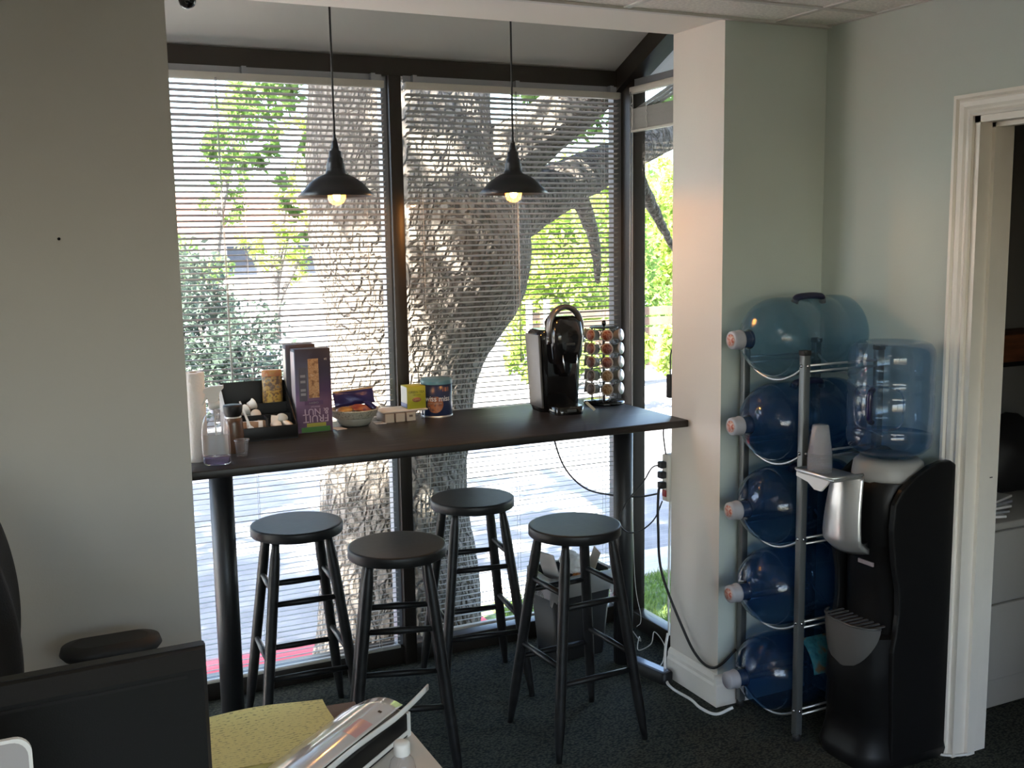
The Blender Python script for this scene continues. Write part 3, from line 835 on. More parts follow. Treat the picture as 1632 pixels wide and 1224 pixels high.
# ------------------------------------------------------------------ pendant lamps
bulbm = bpy.data.materials.new('bulb_glow'); nt, N, L, P = nodes(bulbm)
P.inputs['Base Color'].default_value = (1,0.85,0.6,1); P.inputs['Emission Color'].default_value = (1.0,0.50,0.17,1); P.inputs['Emission Strength'].default_value = BULB
bulbglass = clear_mat('bulb_glass', (1.0,0.86,0.66), 0.05, 1.4, diffuse=0.10, dcol=(0.9,0.55,0.25))
def make_lamp():
    t = link('pendant_lamp', None)
    # origin at the rim plane of the shade
    b = MB(); b.lathe([(0.029,0.108),(0.031,0.085),(0.034,0.073),(0.060,0.062),(0.085,0.045),(0.108,0.020),(0.128,0.000),(0.1265,-0.001),(0.106,0.018),(0.083,0.042),(0.058,0.059),(0.032,0.069),(0.0,0.070)], 56)
    b.build('shade', [K['lamp']], t)
    b = MB(); b.lathe([(0.0,0.182),(0.008,0.182),(0.010,0.170),(0.013,0.158),(0.013,0.150),(0.020,0.146),(0.020,0.128),(0.025,0.122),(0.026,0.104),(0.031,0.090),(0.0,0.088)], 32)
    b.build('socket', K['lamp'], t)
    b = MB(); b.lathe([(0.0,0.205),(0.003,0.205),(0.0045,0.196),(0.0045,0.19),(0.009,0.180),(0.0,0.178)], 16); b.build('cord_grip', K['lamp'], t)
    b = MB(); b.lathe([(0.0,0.055),(0.014,0.050),(0.016,0.035),(0.024,0.020),(0.030,0.004),(0.030,-0.006),(0.025,-0.019),(0.014,-0.027),(0.0,-0.030)], 28); b.build('bulb', bulbglass, t)
    b = MB(); b.lathe([(0.0,0.016),(0.008,0.013),(0.012,0.004),(0.011,-0.006),(0.006,-0.012),(0.0,-0.014)], 20); b.build('filament', bulbm, t)
    return t
lp = make_lamp()
for i, (x, y, z, lab) in enumerate([(1.018, 3.46, 1.864, 'black metal barn pendant lamp hanging left, over the snacks'), (1.668, 3.46, 1.873, 'black metal barn pendant lamp hanging right, near the coffee maker')]):
    o = lp if i == 0 else copy_tree(lp)
    o.location = (x, y, z); tag(o, lab, 'lamp', 'pendant lamps over the bar table')
    b = MB(); b.cyl((0,0,0.2), (0.0,0.004,slope_z(y)-z-0.002), 0.0036, n=8); b.build('cord', K['rubber'], o)
    b = MB(); b.cyl((0,0.004,slope_z(y)-z-0.03), (0,0.004,slope_z(y)-z+0.02), 0.05, n=24); b.build('canopy', K['lamp'], o)

# small black dome camera on the soffit
cm = thing('dome_camera', 'small black dome camera on the soffit, top left', 'camera', (0.515, 3.12, CZ))
b = MB(); b.cyl((0,0,0), (0,0,-0.035), 0.020, n=20); b.build('mount', K['satinblack'], cm)
b = MB(); b.lathe([(0,-0.082),(0.012,-0.079),(0.020,-0.072),(0.024,-0.060),(0.023,-0.048),(0.017,-0.038),(0,-0.033)], 24); b.build('dome', K['glossblack'], cm)

# screw hole on the left wall
b = MB(); b.lathe([(0,0.0),(0.004,0.0),(0.004,0.003),(0,0.004)], 10, M=Matrix.Rotation(PI/2, 4, 'X'))
tag(b.build('wall_screw', K['satinblack'], None, (0.14, YP, 1.735)), 'tiny dark screw in the bare beige wall', 'screw')

# ------------------------------------------------------------------ things on the table
T = TZ
# paper towel roll
t = thing('paper_towel_roll', 'slim white paper towel roll standing at the table end', 'paper towel', (0.512, 3.375, T))
b = MB(); b.lathe([(0.012,0.0),(0.032,0.0),(0.033,0.002),(0.033,0.277),(0.031,0.28),(0.012,0.28),(0.012,0.0)], 32); b.build('paper', K['towel'], t)
b = MB(); b.lathe([(0.0115,0.001),(0.0115,0.281),(0.0095,0.281),(0.0095,0.001)], 24); b.build('core', K['card'], t)
# spray bottle
t = thing('spray_bottle', 'clear spray bottle with white trigger and purple liquid', 'spray bottle', (0.556, 3.290, T), -0.3)
clearp = clear_mat('clear_plastic', (0.93,0.92,0.93), 0.05, 1.4, diffuse=0.10, dcol=(0.75,0.72,0.72))
b = MB(); b.lathe([(0.0,0.003),(0.036,0.0),(0.041,0.005),(0.043,0.05),(0.043,0.10),(0.040,0.128),(0.032,0.150),(0.020,0.165),(0.0145,0.172),(0.0145,0.182)], 36, M=Matrix.Diagonal((1.0,0.72,1,1))); b.build('bottle', clearp, t)
b = MB(); b.lathe([(0.0,0.004),(0.034,0.003),(0.039,0.006),(0.0405,0.020),(0.0405,0.024),(0,0.024)], 36, M=Matrix.Diagonal((1.0,0.70,1,1))); b.build('liquid', clear_mat('purple_liquid', (0.50,0.42,0.62), 0.02, 1.33, diffuse=0.35, dcol=(0.36,0.28,0.48)), t)
b = MB(); b.tube([(0,0,0.17),(0.002,0,0.09),(-0.008,0,0.008)], 0.0025, 8); b.build('dip_tube', K['whiteplastic'], t)
b = MB()
b.cyl((0,0,0.175), (0,0,0.197), 0.017, n=24)
b.prism([(-0.016,0.197),(0.014,0.197),(0.016,0.215),(0.020,0.226),(0.030,0.236),(0.030,0.246),(-0.010,0.243),(-0.028,0.236),(-0.030,0.228),(-0.018,0.214)], -0.0105, 0.0105, 'Y')
b.build('trigger_head', K['whiteplastic'], t)
b = MB(); b.prism([(-0.022,0.225),(-0.016,0.225),(-0.020,0.208),(-0.030,0.188),(-0.036,0.186),(-0.027,0.207)], -0.006, 0.006, 'Y'); b.build('trigger', K['whiteplastic'], t)
b = MB(); b.grid(lambda u,v: (0.0436*math.cos(-PI*0.85+u*PI*0.7), 0.72*0.0436*math.sin(-PI*0.85+u*PI*0.7), 0.035+v*0.062), 12, 2); b.build('label_sticker', clear_mat('sticker', (0.85,0.85,0.85), 0.2, 1.4, diffuse=0.35, dcol=(0.7,0.66,0.62)), t)
# brown bottle with black cap
t = thing('brown_bottle', 'brown bottle with a wide black cap behind the spray bottle', 'bottle', (0.642, 3.455, T), 0.1)
b = MB(); b.lathe([(0,0),(0.030,0),(0.033,0.004),(0.033,0.06),(0.030,0.10),(0.027,0.115),(0,0.115)], 32); b.build('body', mat('brown_glass', (0.10,0.055,0.035), 0.25), t)
b = MB(); b.lathe([(0.027,0.115),(0.0275,0.119),(0,0.119)], 32); b.build('neck_ring', K['silver'], t)
b = MB(); b.lathe([(0.024,0.119),(0.030,0.132),(0.032,0.152),(0.030,0.156),(0,0.156)], 32); b.build('cap', K['satinblack'], t)
# small clear tub in front
t = thing('clear_cup', 'tiny clear plastic cup beside the spray bottle', 'cup', (0.652, 3.385, T))
b = MB(); b.lathe([(0.0,0.002),(0.018,0.0),(0.022,0.05),(0.024,0.052)], 24); b.build('cup_wall', clearp, t)
b = MB(); b.lathe([(0.0225,0.050),(0.025,0.050),(0.025,0.053),(0.0225,0.053),(0.0225,0.05)], 24); b.build('rim', clearp, t)
# condiment organizer
ox, oy = 0.776, 3.700
org = thing('condiment_organizer', 'black stepped plastic organizer holding creamers, packets and stirrers', 'organizer', (ox, oy, T))
hx, hy = 0.112, 0.098
b = MB(); b.box(-hx, hx, -hy, hy, 0, 0.006); b.build('base', K['satinblack'], org)
b = MB(); b.box(-hx, hx, hy-0.004, hy, 0.004, 0.185, 0, 0.0015); b.build('back_panel', K['satinblack'], org)
b = MB(); b.box(-hx, hx, -hy, -hy+0.004, 0.004, 0.048, 0, 0.0015); b.build('front_panel', K['satinblack'], org)
for s in (-1, 1):
    b = MB(); b.prism([(-hy,0.004),(hy,0.004),(hy,0.183),(hy-0.02,0.183),(-hy+0.03,0.062),(-hy,0.048)], s*hx-0.002, s*hx+0.002, 'X'); b.build('side_panel', K['satinblack'], org)
b = MB(); b.box(-hx+0.002, hx-0.002, -0.022, -0.018, 0.004, 0.078); b.build('divider', K['satinblack'], org)
b = MB(); b.box(0.012, 0.016, -hy+0.004, hy-0.004, 0.004, 0.075); b.build('divider', K['satinblack'], org)
b = MB(); b.box(-hx+0.002, hx-0.002, 0.040, 0.044, 0.004, 0.11); b.build('divider', K['satinblack'], org)
# canister of snack mix in the organizer
t = thing('snack_canister', 'yellow and brown printed snack canister standing in the organizer', 'canister', (ox+0.068, oy+0.068, T+0.0065))
mix = ramp_mat('snack_print', [(0.0,(0.05,0.03,0.02)),(0.40,(0.09,0.06,0.04)),(0.49,(0.20,0.12,0.05)),(0.56,(0.38,0.24,0.06)),(0.66,(0.16,0.15,0.13))], 75, 0.4)
b = MB(); b.lathe([(0,0),(0.034,0),(0.036,0.003),(0.036,0.195),(0.034,0.198),(0,0.198)], 28, M=Matrix.Diagonal((1,0.62,1,1))); b.build('body', mix, t)
b = MB(); b.lathe([(0.0365,0.196),(0.037,0.199),(0.036,0.214),(0.033,0.217),(0,0.217)], 28, M=Matrix.Diagonal((1,0.62,1,1))); b.build('lid', ramp_mat('lid_print', [(0.3,(0.32,0.22,0.07)),(0.55,(0.36,0.11,0.04)),(0.7,(0.36,0.30,0.18))], 40, 0.4), t)
b = MB(); b.grid(lambda u,v: (0.0365*math.cos(-PI*0.75+u*PI*0.5)+0, 0.0365*0.62*math.sin(-PI*0.75+u*PI*0.5), 0.10+0.045*v), 8, 2); b.build('label_print', ramp_mat('label_y', [(0.38,(0.12,0.07,0.03)),(0.5,(0.42,0.25,0.05)),(0.6,(0.50,0.36,0.08)),(0.7,(0.10,0.06,0.03))], 80, 0.45), t)
# creamers, packets, stirrers
CRG = 'white creamer cups in the black organizer'
def creamer(dx, dy, dz, rx, ry, lab, lid=None):
    t = thing('creamer_cup', lab, 'creamer', (ox+dx, oy+dy, T+dz), 0, CRG)
    t.rotation_euler = (rx, ry, rng.uniform(0,3))
    b = MB(); b.lathe([(0,-0.012),(0.013,-0.012),(0.017,0.008),(0.020,0.009),(0.020,0.011),(0,0.011)], 20); b.build('cup', K['offwhite'], t)
    b = MB(); b.lathe([(0,0.0112),(0.019,0.0112),(0.019,0.0118),(0,0.0118)], 20); b.build('foil_lid', lid or K['paper'], t)
foil = ramp_mat('foil_print', [(0.3,(0.78,0.70,0.45)),(0.5,(0.75,0.45,0.25)),(0.65,(0.62,0.35,0.40))], 35, 0.4)
creamer(-0.048, 0.004, 0.094, 1.25, 0.2, 'white creamer cup tipped forward showing its printed foil lid', foil)
creamer(-0.020, 0.012, 0.112, 0.5, 1.2, 'white creamer cup lying on top of the creamer heap')
creamer(-0.012, 0.008, 0.076, 1.4, -0.7, 'white creamer cup tilted right of the printed foil lid')
creamer(-0.085, 0.016, 0.070, 0.3, 0.5, 'white creamer cup at the left of the creamer heap')
creamer(-0.030, 0.020, 0.066, 0.2, 0.1, 'white creamer cup under the creamer heap')
creamer(0.070, -0.048, 0.060, 0.9, 0.5, 'white creamer cup in the front right compartment')
creamer(0.045, -0.060, 0.040, 0.4, -0.8, 'white creamer cup half hidden in the front right compartment')
creamer(0.083, -0.066, 0.040, 0.5, 0.2, 'white creamer cup against the right side of the organizer')
pk = MB(); pk.grid(lambda u,v: (-0.018+0.036*u, -0.027+0.054*v, 0.003*math.sin(u*PI)*math.sin(v*PI)), 6, 6); pk.grid(lambda u,v: (-0.018+0.036*u, -0.027+0.054*v, -0.003*math.sin(u*PI)*math.sin(v*PI)), 6, 6)
pmw = pk.mesh('sugar_packet', K['paper']); pmb = pk.mesh('sugar_packet', mat('kraft_packet', (0.30,0.19,0.12), 0.8))
words = ['leftmost', 'second', 'third', 'fourth', 'fifth', 'sixth']
for i in range(6):
    o = link('sugar_packet', pmb if i % 2 else pmw, None, (ox-0.085+0.017*i, oy-0.062+0.004*(i%3), T+0.038), (1.15+0.08*(i%3), 0.10*(i%2), 0.15-0.08*i))
    tag(o, f'{words[i]} sugar packet standing in the front left compartment of the organizer', 'packet', 'sugar packets in the organizer')
o = link('sugar_packet', pmw, None, (ox+0.046, oy-0.058, T+0.052), (1.2, 0.2, 0.15)); tag(o, 'white sugar packet leaning by the organizer divider', 'packet', 'sugar packets in the organizer')
b = MB()
b.prism([(-0.004,0),(0.004,0),(0.003,0.085),(0.0025,0.09),(-0.0025,0.09),(-0.003,0.085)], -0.0012, 0.0012, 'Y')
b.prism([(-0.004,0.0),(-0.011,-0.010),(-0.012,-0.022),(0.012,-0.022),(0.011,-0.010),(0.004,0.0)], -0.0012, 0.0012, 'Y')
o = b.build('plastic_stirrer', K['whiteplastic'], None, (ox-0.050, oy-0.086, T+0.055), (-0.20, -0.30, 0.0)); tag(o, 'white plastic stirrer leaning at the front left of the organizer', 'stirrer')

# granola bar boxes
def carton(name, lab, x0, x1, y0, y1, h, m, rz=0):
    t = thing(name, lab, 'box', ((x0+x1)/2, (y0+y1)/2, T), rz)
    w, d = (x1-x0)/2, (y1-y0)/2
    b = MB(); b.box(-w, w, -d, d, 0, h, 0, 0.0012, 1); b.build('carton', m, t)
    return t, w, d
t, w, d = carton('snack_box', 'dark cardboard snack box standing behind the fruit and nut box', 0.893, 1.000, 3.748, 3.800, 0.310, mat('dark_card', (0.035,0.03,0.045), 0.5))
b = MB(); b.box(-w-0.0006, -w+0.0005, -d+0.008, d-0.008, 0.03, 0.295); b.build('side_print', K['offwhite'], t)
# fruit & nut box: printed upside down, purple fading to navy
pm_ = bpy.data.materials.new('fruit_nut_print'); nt, N, L, P = nodes(pm_)
tc = N.new('ShaderNodeTexCoord'); sx = N.new('ShaderNodeSeparateXYZ'); L.new(tc.outputs['Object'], sx.inputs[0])
mr = N.new('ShaderNodeMapRange'); mr.inputs['From Min'].default_value = 0.0; mr.inputs['From Max'].default_value = 0.30; L.new(sx.outputs['Z'], mr.inputs['Value'])
cr = N.new('ShaderNodeValToRGB'); e = cr.color_ramp.elements
e[0].position = 0.0; e[0].color = (0.21,0.125,0.20,1); e[1].position = 0.38; e[1].color = (0.20,0.115,0.20,1)
for p, c in ((0.50,(0.085,0.055,0.13,1)),(0.72,(0.038,0.036,0.075,1)),(1.0,(0.034,0.034,0.052,1))):
    q = e.new(p); q.color = c
L.new(mr.outputs[0], cr.inputs['Fac']); L.new(cr.outputs['Color'], P.inputs['Base Color']); P.inputs['Roughness'].default_value = 0.35
t, w, d = carton('granola_box', 'purple fruit and nut granola box standing upside down', 0.905, 1.034, 3.672, 3.735, 0.300, pm_)
yf = -d-0.0004
gran = ramp_mat('granola_photo', [(0.25,(0.10,0.04,0.02)),(0.42,(0.34,0.17,0.07)),(0.52,(0.55,0.34,0.17)),(0.62,(0.40,0.20,0.08)),(0.75,(0.68,0.52,0.34))], 75, 0.5, bump=0.3)
b = MB(); b.box(-0.018, 0.020, yf-0.0005, yf+0.0006, 0.125, 0.265); b.build('bar_photo', gran, t)
b = MB(); b.box(-0.050, 0.055, yf-0.0003, yf+0.0006, 0.002, 0.020); b.build('green_band', mat('green_print', (0.05,0.17,0.03), 0.45), t)
b = MB(); b.box(-0.030, 0.040, yf-0.0003, yf+0.0006, 0.021, 0.034); b.build('lime_band', mat('lime_print', (0.34,0.33,0.04), 0.45), t)
b = MB(); b.box(-0.035, 0.032, yf-0.0003, yf+0.0006, 0.100, 0.115); b.build('name_band', mat('plum_print', (0.11,0.05,0.13), 0.45), t)
b = MB(); b.box(-0.052, -0.024, yf-0.0003, yf+0.0006, 0.115, 0.235); b.build('text_panel', mat('grey_print', (0.075,0.07,0.10), 0.45), t)
b = MB(); b.box(-w-0.0005, -w+0.0005, -d+0.006, d-0.004, 0.02, 0.29); b.build('side_print', mat('pale_print', (0.42,0.38,0.40), 0.5), t)
pale = mat('pale_letters', (0.50,0.38,0.48), 0.5); whitel = mat('white_letters', (0.75,0.74,0.74), 0.5); greyl = mat('grey_letters', (0.28,0.27,0.30), 0.5)
up_down = lambda x, z: frame_mat((x, yf-0.0007, z), (-1,0,0), (0,0,-1))
text_part('lettering', 'FRUIT', 0.036, pale, t, up_down(0.004, 0.051), bold=0.0002)
text_part('lettering', '& NUT', 0.032, pale, t, up_down(0.004, 0.076), bold=0.0002)
text_part('lettering', 'CHEWY', 0.010, greyl, t, up_down(-0.002, 0.1075))
text_part('lettering', 'GRANOLA', 0.007, pale, t, up_down(0.004, 0.093))
for k, z in enumerate((0.20,0.18,0.15,0.135)):
    b = MB(); b.box(-0.047, -0.029, yf-0.0007, yf+0.0003, z, z+0.009); b.build('fine_print', greyl, t)
text_part('lettering', '24', 0.010, whitel, t, up_down(0.046, 0.262))

# speckled bowl with snack bags
t = thing('ceramic_bowl', 'speckled stoneware bowl with a wide rim on the table', 'bowl', (1.140, 3.750, T))
speck = ramp_mat('speckled_glaze', [(0.30,(0.10,0.08,0.06)),(0.42,(0.42,0.38,0.30)),(0.60,(0.55,0.51,0.42)),(0.75,(0.30,0.26,0.20))], 160, 0.5)
b = MB(); b.lathe([(0,0.002),(0.050,0.0),(0.058,0.006),(0.074,0.034),(0.070,0.036),(0.054,0.010),(0,0.008)], 48); b.build('bowl_body', mat('bowl_glaze', (0.34,0.32,0.27), 0.35), t)
b = MB(); b.lathe([(0.073,0.031),(0.080,0.034),(0.088,0.058),(0.090,0.062),(0.086,0.063),(0.076,0.048),(0.070,0.036)], 48); b.build('rim', speck, t)
BG = 'wrapped snacks in the speckled bowl'
def bag(name, lab, c, sz, rot, m, puff=0.012, cat='snack bag', group=BG):
    b = MB()
    for s in (1,-1):
        b.grid(lambda u,v: (sz[0]*(u-0.5), sz[1]*(v-0.5), s*puff*(max(0,math.sin(u*PI)*math.sin(v*PI)))**0.5+0.002*math.sin(9*u+5*v)), 12, 10)
    o = b.build(name, m, None, c, rot)
    return tag(o, lab, cat, group)
blue = mat('blue_foil', (0.022,0.018,0.11), 0.30, 0.2, bump=0.6, bscale=35)
bag('snack_bag', 'large royal blue snack bag propped open across the bowl', (1.155, 3.800, T+0.093), (0.155,0.055), (1.25,-0.06,0.0), blue, 0.010)
bag('snack_bag', 'orange and red printed snack packet lying in the bowl', (1.160, 3.735, T+0.064), (0.075,0.045), (0.35,0.1,0.2), ramp_mat('red_foil', [(0.35,(0.30,0.06,0.05)),(0.55,(0.45,0.16,0.08)),(0.7,(0.10,0.04,0.14))], 26, 0.3), 0.010)
bag('snack_bag', 'golden brown snack packet at the left of the bowl', (1.095, 3.728, T+0.062), (0.060,0.040), (0.3,-0.15,-0.2), ramp_mat('gold_foil', [(0.35,(0.35,0.18,0.05)),(0.6,(0.55,0.33,0.10))], 26, 0.35), 0.009)
bag('snack_bag', 'dark blue snack packet at the right rim of the bowl', (1.205, 3.755, T+0.066), (0.045,0.05), (0.5,0.3,0.5), blue, 0.009)
b = MB(); b.box(-0.076, 0.076, -0.002, 0.002, 0, 0.010); o = b.build('cardboard_flap', mat('tan_card', (0.42,0.30,0.17), 0.8), None, (1.155, 3.812, T+0.115), (-0.25,-0.06,0)); tag(o, 'tan cardboard strip along the top of the blue bag', 'cardboard', BG)
b = MB(); b.box(-0.02, 0.02, -0.03, 0.03, 0, 0.0015); o = b.build('paper_slip', K['paper'], None, (1.062, 3.70, T+0.0005), (0,0,0.2)); tag(o, 'white paper slip left of the bowl on the table', 'paper')
b = MB(); b.box(-0.02, 0.02, -0.03, 0.03, 0, 0.0015); o = b.build('paper_slip', K['paper'], None, (1.232, 3.74, T+0.0005), (0,0,-0.1)); tag(o, 'white paper slip right of the bowl on the table', 'paper')

# small tea cartons, flat tray and the yellow tea box
cream = mat('cream_card', (0.52,0.46,0.37), 0.7)
for i, wd in enumerate(('left', 'middle', 'right')):
    x = 1.266+0.0425*i
    t = thing('tea_carton', f'small cream carton lying flat, {wd} of the row of three beside the bowl', 'box', (x, 3.770, T), 0, 'three small cream cartons')
    b = MB(); b.box(-0.0185, 0.0185, -0.05, 0.05, 0, 0.034, 0, 0.001, 1); b.build('carton', mat('tan_top', (0.27,0.21,0.18), 0.7), t)
    b = MB(); b.box(-0.0172, 0.0172, -0.0512, -0.0495, 0.001, 0.033); b.build('end_flap', cream, t)
    if i == 2:
        b = MB(); b.box(-0.008, 0.006, -0.0518, -0.0508, 0.016, 0.024); b.build('print_mark', mat('brown_ink', (0.16,0.12,0.10), 0.7), t)
t = thing('serving_tray', 'thin pale tray lying over the cream cartons, under the yellow tea box', 'tray', (1.335, 3.785, T))
b = MB(); b.box(-0.095, 0.088, -0.058, 0.05, 0.035, 0.042, 0, 0.003); b.build('plate', K['offwhite'], t)
for y in (-0.035, 0.035):
    b = MB(); b.box(0.068, 0.080, y-0.006, y+0.006, 0, 0.036); b.build('foot', clearp, t)
yel = mat('yellow_print', (0.44,0.43,0.035), 0.45)
t = thing('tea_box', 'yellow green tea box with a red brand oval', 'box', (1.381, 3.772, T+0.0425), 0.0)
b = MB(); b.box(-0.037, 0.037, -0.036, 0.036, 0, 0.085, 0, 0.0012, 1); b.build('carton', yel, t)
b = MB(); b.box(-0.0378, -0.0366, -0.033, 0.033, 0.003, 0.082); b.build('side_panel', mat('pale_blue_print', (0.50,0.55,0.52), 0.5), t)
b = MB(); b.box(-0.0382, -0.0368, -0.033, 0.033, 0.003, 0.020); b.build('side_stripe', mat('blue_print', (0.06,0.10,0.30), 0.5), t)
redp = mat('red_print', (0.36,0.14,0.08), 0.5); olive = mat('olive_ink', (0.16,0.17,0.02), 0.5)
fm = lambda x, z, e=0.0: frame_mat((x, -0.0364-e, z), (1,0,0), (0,0,1))
b = MB(); b.lathe([(0,0),(1,0),(1,0.5),(0,0.5)], 24, M=fm(0.0, 0.034) @ Matrix.Diagonal((0.018,0.009,0.001,1))); b.build('brand_oval', redp, t)
text_part('lettering', 'Lipton', 0.0105, mat('pink_ink', (0.60,0.40,0.22), 0.5), t, fm(0, 0.034, 0.0008))
text_part('lettering', 'GREEN TEA', 0.0125, olive, t, fm(0, 0.063))
text_part('lettering', '100% natural', 0.006, olive, t, fm(0, 0.052))
# cocoa canister
cx, cy, cr_ = 1.484, 3.792, 0.060
t = thing('cocoa_canister', 'dark blue hot cocoa canister with a light blue lid', 'canister', (cx, cy, T))
b = MB(); b.lathe([(0,0),(cr_-0.002,0),(cr_,0.003),(cr_,0.130),(0,0.130)], 56); b.build('body', mat('navy_print', (0.018,0.030,0.085), 0.28), t)
b = MB(); b.lathe([(cr_+0.0015,0.126),(cr_+0.002,0.139),(cr_,0.144),(0,0.144)], 56); b.build('lid', mat('blue_lid', (0.10,0.24,0.30), 0.4), t)
b = MB(); b.lathe([(cr_+0.0008,0.0),(cr_+0.0008,0.006),(cr_-0.001,0.006)], 56); b.build('bottom_rim', K['silver'], t)
va = math.atan2(-cy, -cx)                       # the side that faces the camera
def wrap(a0, z0, dr=0.0006):
    return lambda p: Vector(((cr_+dr+p.z)*math.cos(a0+p.x/cr_), (cr_+dr+p.z)*math.sin(a0+p.x/cr_), z0+p.y))
text_part('lettering', 'swiss miss', 0.030, whitel, t, None, 0.0003, wrap(va-0.02, 0.072), sx=0.92, bold=0.0003)
text_part('lettering', 'HOT COCOA', 0.009, mat('tan_ink', (0.45,0.38,0.28), 0.5), t, None, 0.0003, wrap(va-0.12, 0.054))
b = MB(); b.lathe([(0,0),(0.030,0)], 28, M=Matrix.Identity(4)); me_v = b.v
b2 = MB(); wr = wrap(va-0.10, 0.050, 0.0003); b2.add([wr(Vector((v[0], v[1], 0))) for v in [(r*0.032*math.cos(a), r*0.032*math.sin(a)) for r in (0.0,0.33,0.66,1.0) for a in [2*PI*k/28 for k in range(28)]]], [(i*28+j, i*28+(j+1)%28, (i+1)*28+(j+1)%28, (i+1)*28+j) for i in range(3) for j in range(28)], 0, True)
b2.build('mug_print', ramp_mat('mug_print', [(0.3,(0.20,0.05,0.03)),(0.5,(0.45,0.16,0.06)),(0.62,(0.12,0.05,0.05)),(0.75,(0.75,0.62,0.45))], 45, 0.35), t)
b2 = MB(); wr = wrap(va+0.62, 0.108, 0.0003); b2.add([wr(Vector((x, y, 0))) for x in (-0.014,0,0.014) for y in (-0.008,0.008)], [(0,1,3,2),(2,3,5,4)]); b2.build('corner_print', redp, t)

# ------------------------------------------------------------------ coffee maker (front towards -y)
t = thing('coffee_maker', 'black single cup coffee maker with a raised grey handle', 'coffee maker', (1.940, 3.640, T), -0.06)
def rr(w0, w1, y0, y1, r, n=6):
    pts = []
    for cx_, cy_, a0 in ((w1-r,y1-r,0),(w0+r,y1-r,PI/2),(w0+r,y0+r,PI),(w1-r,y0+r,1.5*PI)):
        for k in range(n+1):
            a = a0+PI/2*k/n; pts.append((cx_+r*math.cos(a), cy_+r*math.sin(a)))
    return pts
def loft(mb, secs, mat_=0):
    n = len(secs[0][0]); vs = []
    for poly, z in secs: vs += [(p[0],p[1],z) for p in poly]
    fs = [(i*n+j, i*n+(j+1)%n, (i+1)*n+(j+1)%n, (i+1)*n+j) for i in range(len(secs)-1) for j in range(n)]
    mb.add(vs, fs, mat_, True)
    mb.add(vs[:n], [tuple(reversed(range(n)))], mat_); mb.add(vs[-n:], [tuple(range(n))], mat_)
b = MB(); loft(b, [(rr(-0.078,0.078,-0.015,0.105,0.03),0.0),(rr(-0.084,0.084,-0.020,0.108,0.03),0.02),(rr(-0.098,0.092,-0.040,0.110,0.035),0.285),(rr(-0.096,0.090,-0.040,0.108,0.035),0.312),(rr(-0.080,0.076,-0.03,0.095,0.03),0.324)]); b.build('housing', K['glossblack'], t)
b = MB(); loft(b, [(rr(-0.085,-0.077,-0.03,0.095,0.0035),0.02),(rr(-0.1005,-0.090,-0.035,0.098,0.0035),0.29),(rr(-0.099,-0.09,-0.03,0.095,0.0035),0.305)]); b.build('water_tank', mat('smoke_plastic', (0.055,0.052,0.05), 0.32), t)
b = MB(); loft(b, [(rr(-0.060,0.060,-0.115,0.0,0.03),0.0),(rr(-0.062,0.062,-0.118,0.0,0.03),0.028),(rr(-0.058,0.058,-0.112,0.0,0.03),0.032)]); b.build('drip_tray', K['glossblack'], t)
b = MB(); b.box(-0.02, 0.02, -0.1195, -0.117, 0.012, 0.022, 0, 0.001); b.build('tray_badge', mat('badge_grey', (0.05,0.05,0.05), 0.3), t)
b = MB(); loft(b, [(rr(-0.050,0.050,-0.085,-0.01,0.028),0.195),(rr(-0.062,0.062,-0.105,-0.01,0.032),0.225),(rr(-0.068,0.068,-0.112,0.0,0.034),0.30),(rr(-0.062,0.062,-0.10,0.02,0.032),0.355),(rr(-0.042,0.042,-0.07,0.02,0.025),0.378)]); b.build('brew_head', K['glossblack'], t)
b = MB(); b.lathe([(0.0,0.0),(0.022,0.0),(0.030,0.04),(0.034,0.055)], 24, M=Matrix.Translation((0,-0.055,0.145))); b.build('spout', K['glossblack'], t)
for s in (-1, 1):
    b = MB(); b.tube([(s*0.030,-0.104,0.232),(s*0.028,-0.108,0.200),(s*0.022,-0.105,0.170)], [0.002,0.003,0.001], 8); b.build('chrome_accent', K['chrome'], t)
hp_ = [(0.066*math.cos(a), -0.062, 0.335+0.078*math.sin(a)) for a in [PI*k/20 for k in range(21)]]
b = MB(); b.tube([(0.067,-0.062,0.28)]+hp_+[(-0.067,-0.062,0.28)], 0.011, 12, M=Matrix.Translation((0,-0.062,0)) @ Matrix.Diagonal((1,1.9,1,1)) @ Matrix.Translation((0,0.062,0))); b.build('handle', mat('handle_grey', (0.16,0.15,0.145), 0.25, 0.6), t)
for s in (-1, 1):
    b = MB(); b.cyl((s*0.058,-0.062,0.285), (s*0.080,-0.062,0.285), 0.014, n=18); b.build('hinge', K['chrome'], t)
b = MB(); b.box(-0.018, 0.018, -0.115, -0.108, 0.268, 0.278, 0, 0.002); b.build('badge', mat('badge_dark', (0.03,0.03,0.03), 0.3), t)
b = MB()
b.tube(catmull([(0.02,0.118,0.03),(0.04,0.16,0.012),(0.056,0.205,0.007),(0.062,0.236,0.005),(0.065,0.2405,-0.012),(0.066,0.2405,-0.045),(0.075,0.20,-0.18),(0.10,0.15,-0.28),(0.15,0.08,-0.345),(0.20,-0.02,-0.355),(0.262,-0.16,-0.34),(0.292,-0.275,-0.305)]), 0.0035, 8); b.build('power_cord', K['rubber'], t)

# paper tab on the table by the coffee maker
b = MB(); b.prism([(-0.006,0),(0.006,0),(0.008,0.05),(-0.004,0.05)], -0.0006, 0.0006, 'Y'); o = b.build('tea_tag', mat('tag_cream', (0.55,0.52,0.40), 0.8), None, (2.062, 3.57, T+0.002), (-0.9, -0.45, 0.2)); tag(o, 'cream paper tag lying between the coffee maker and the carousel', 'paper tag')

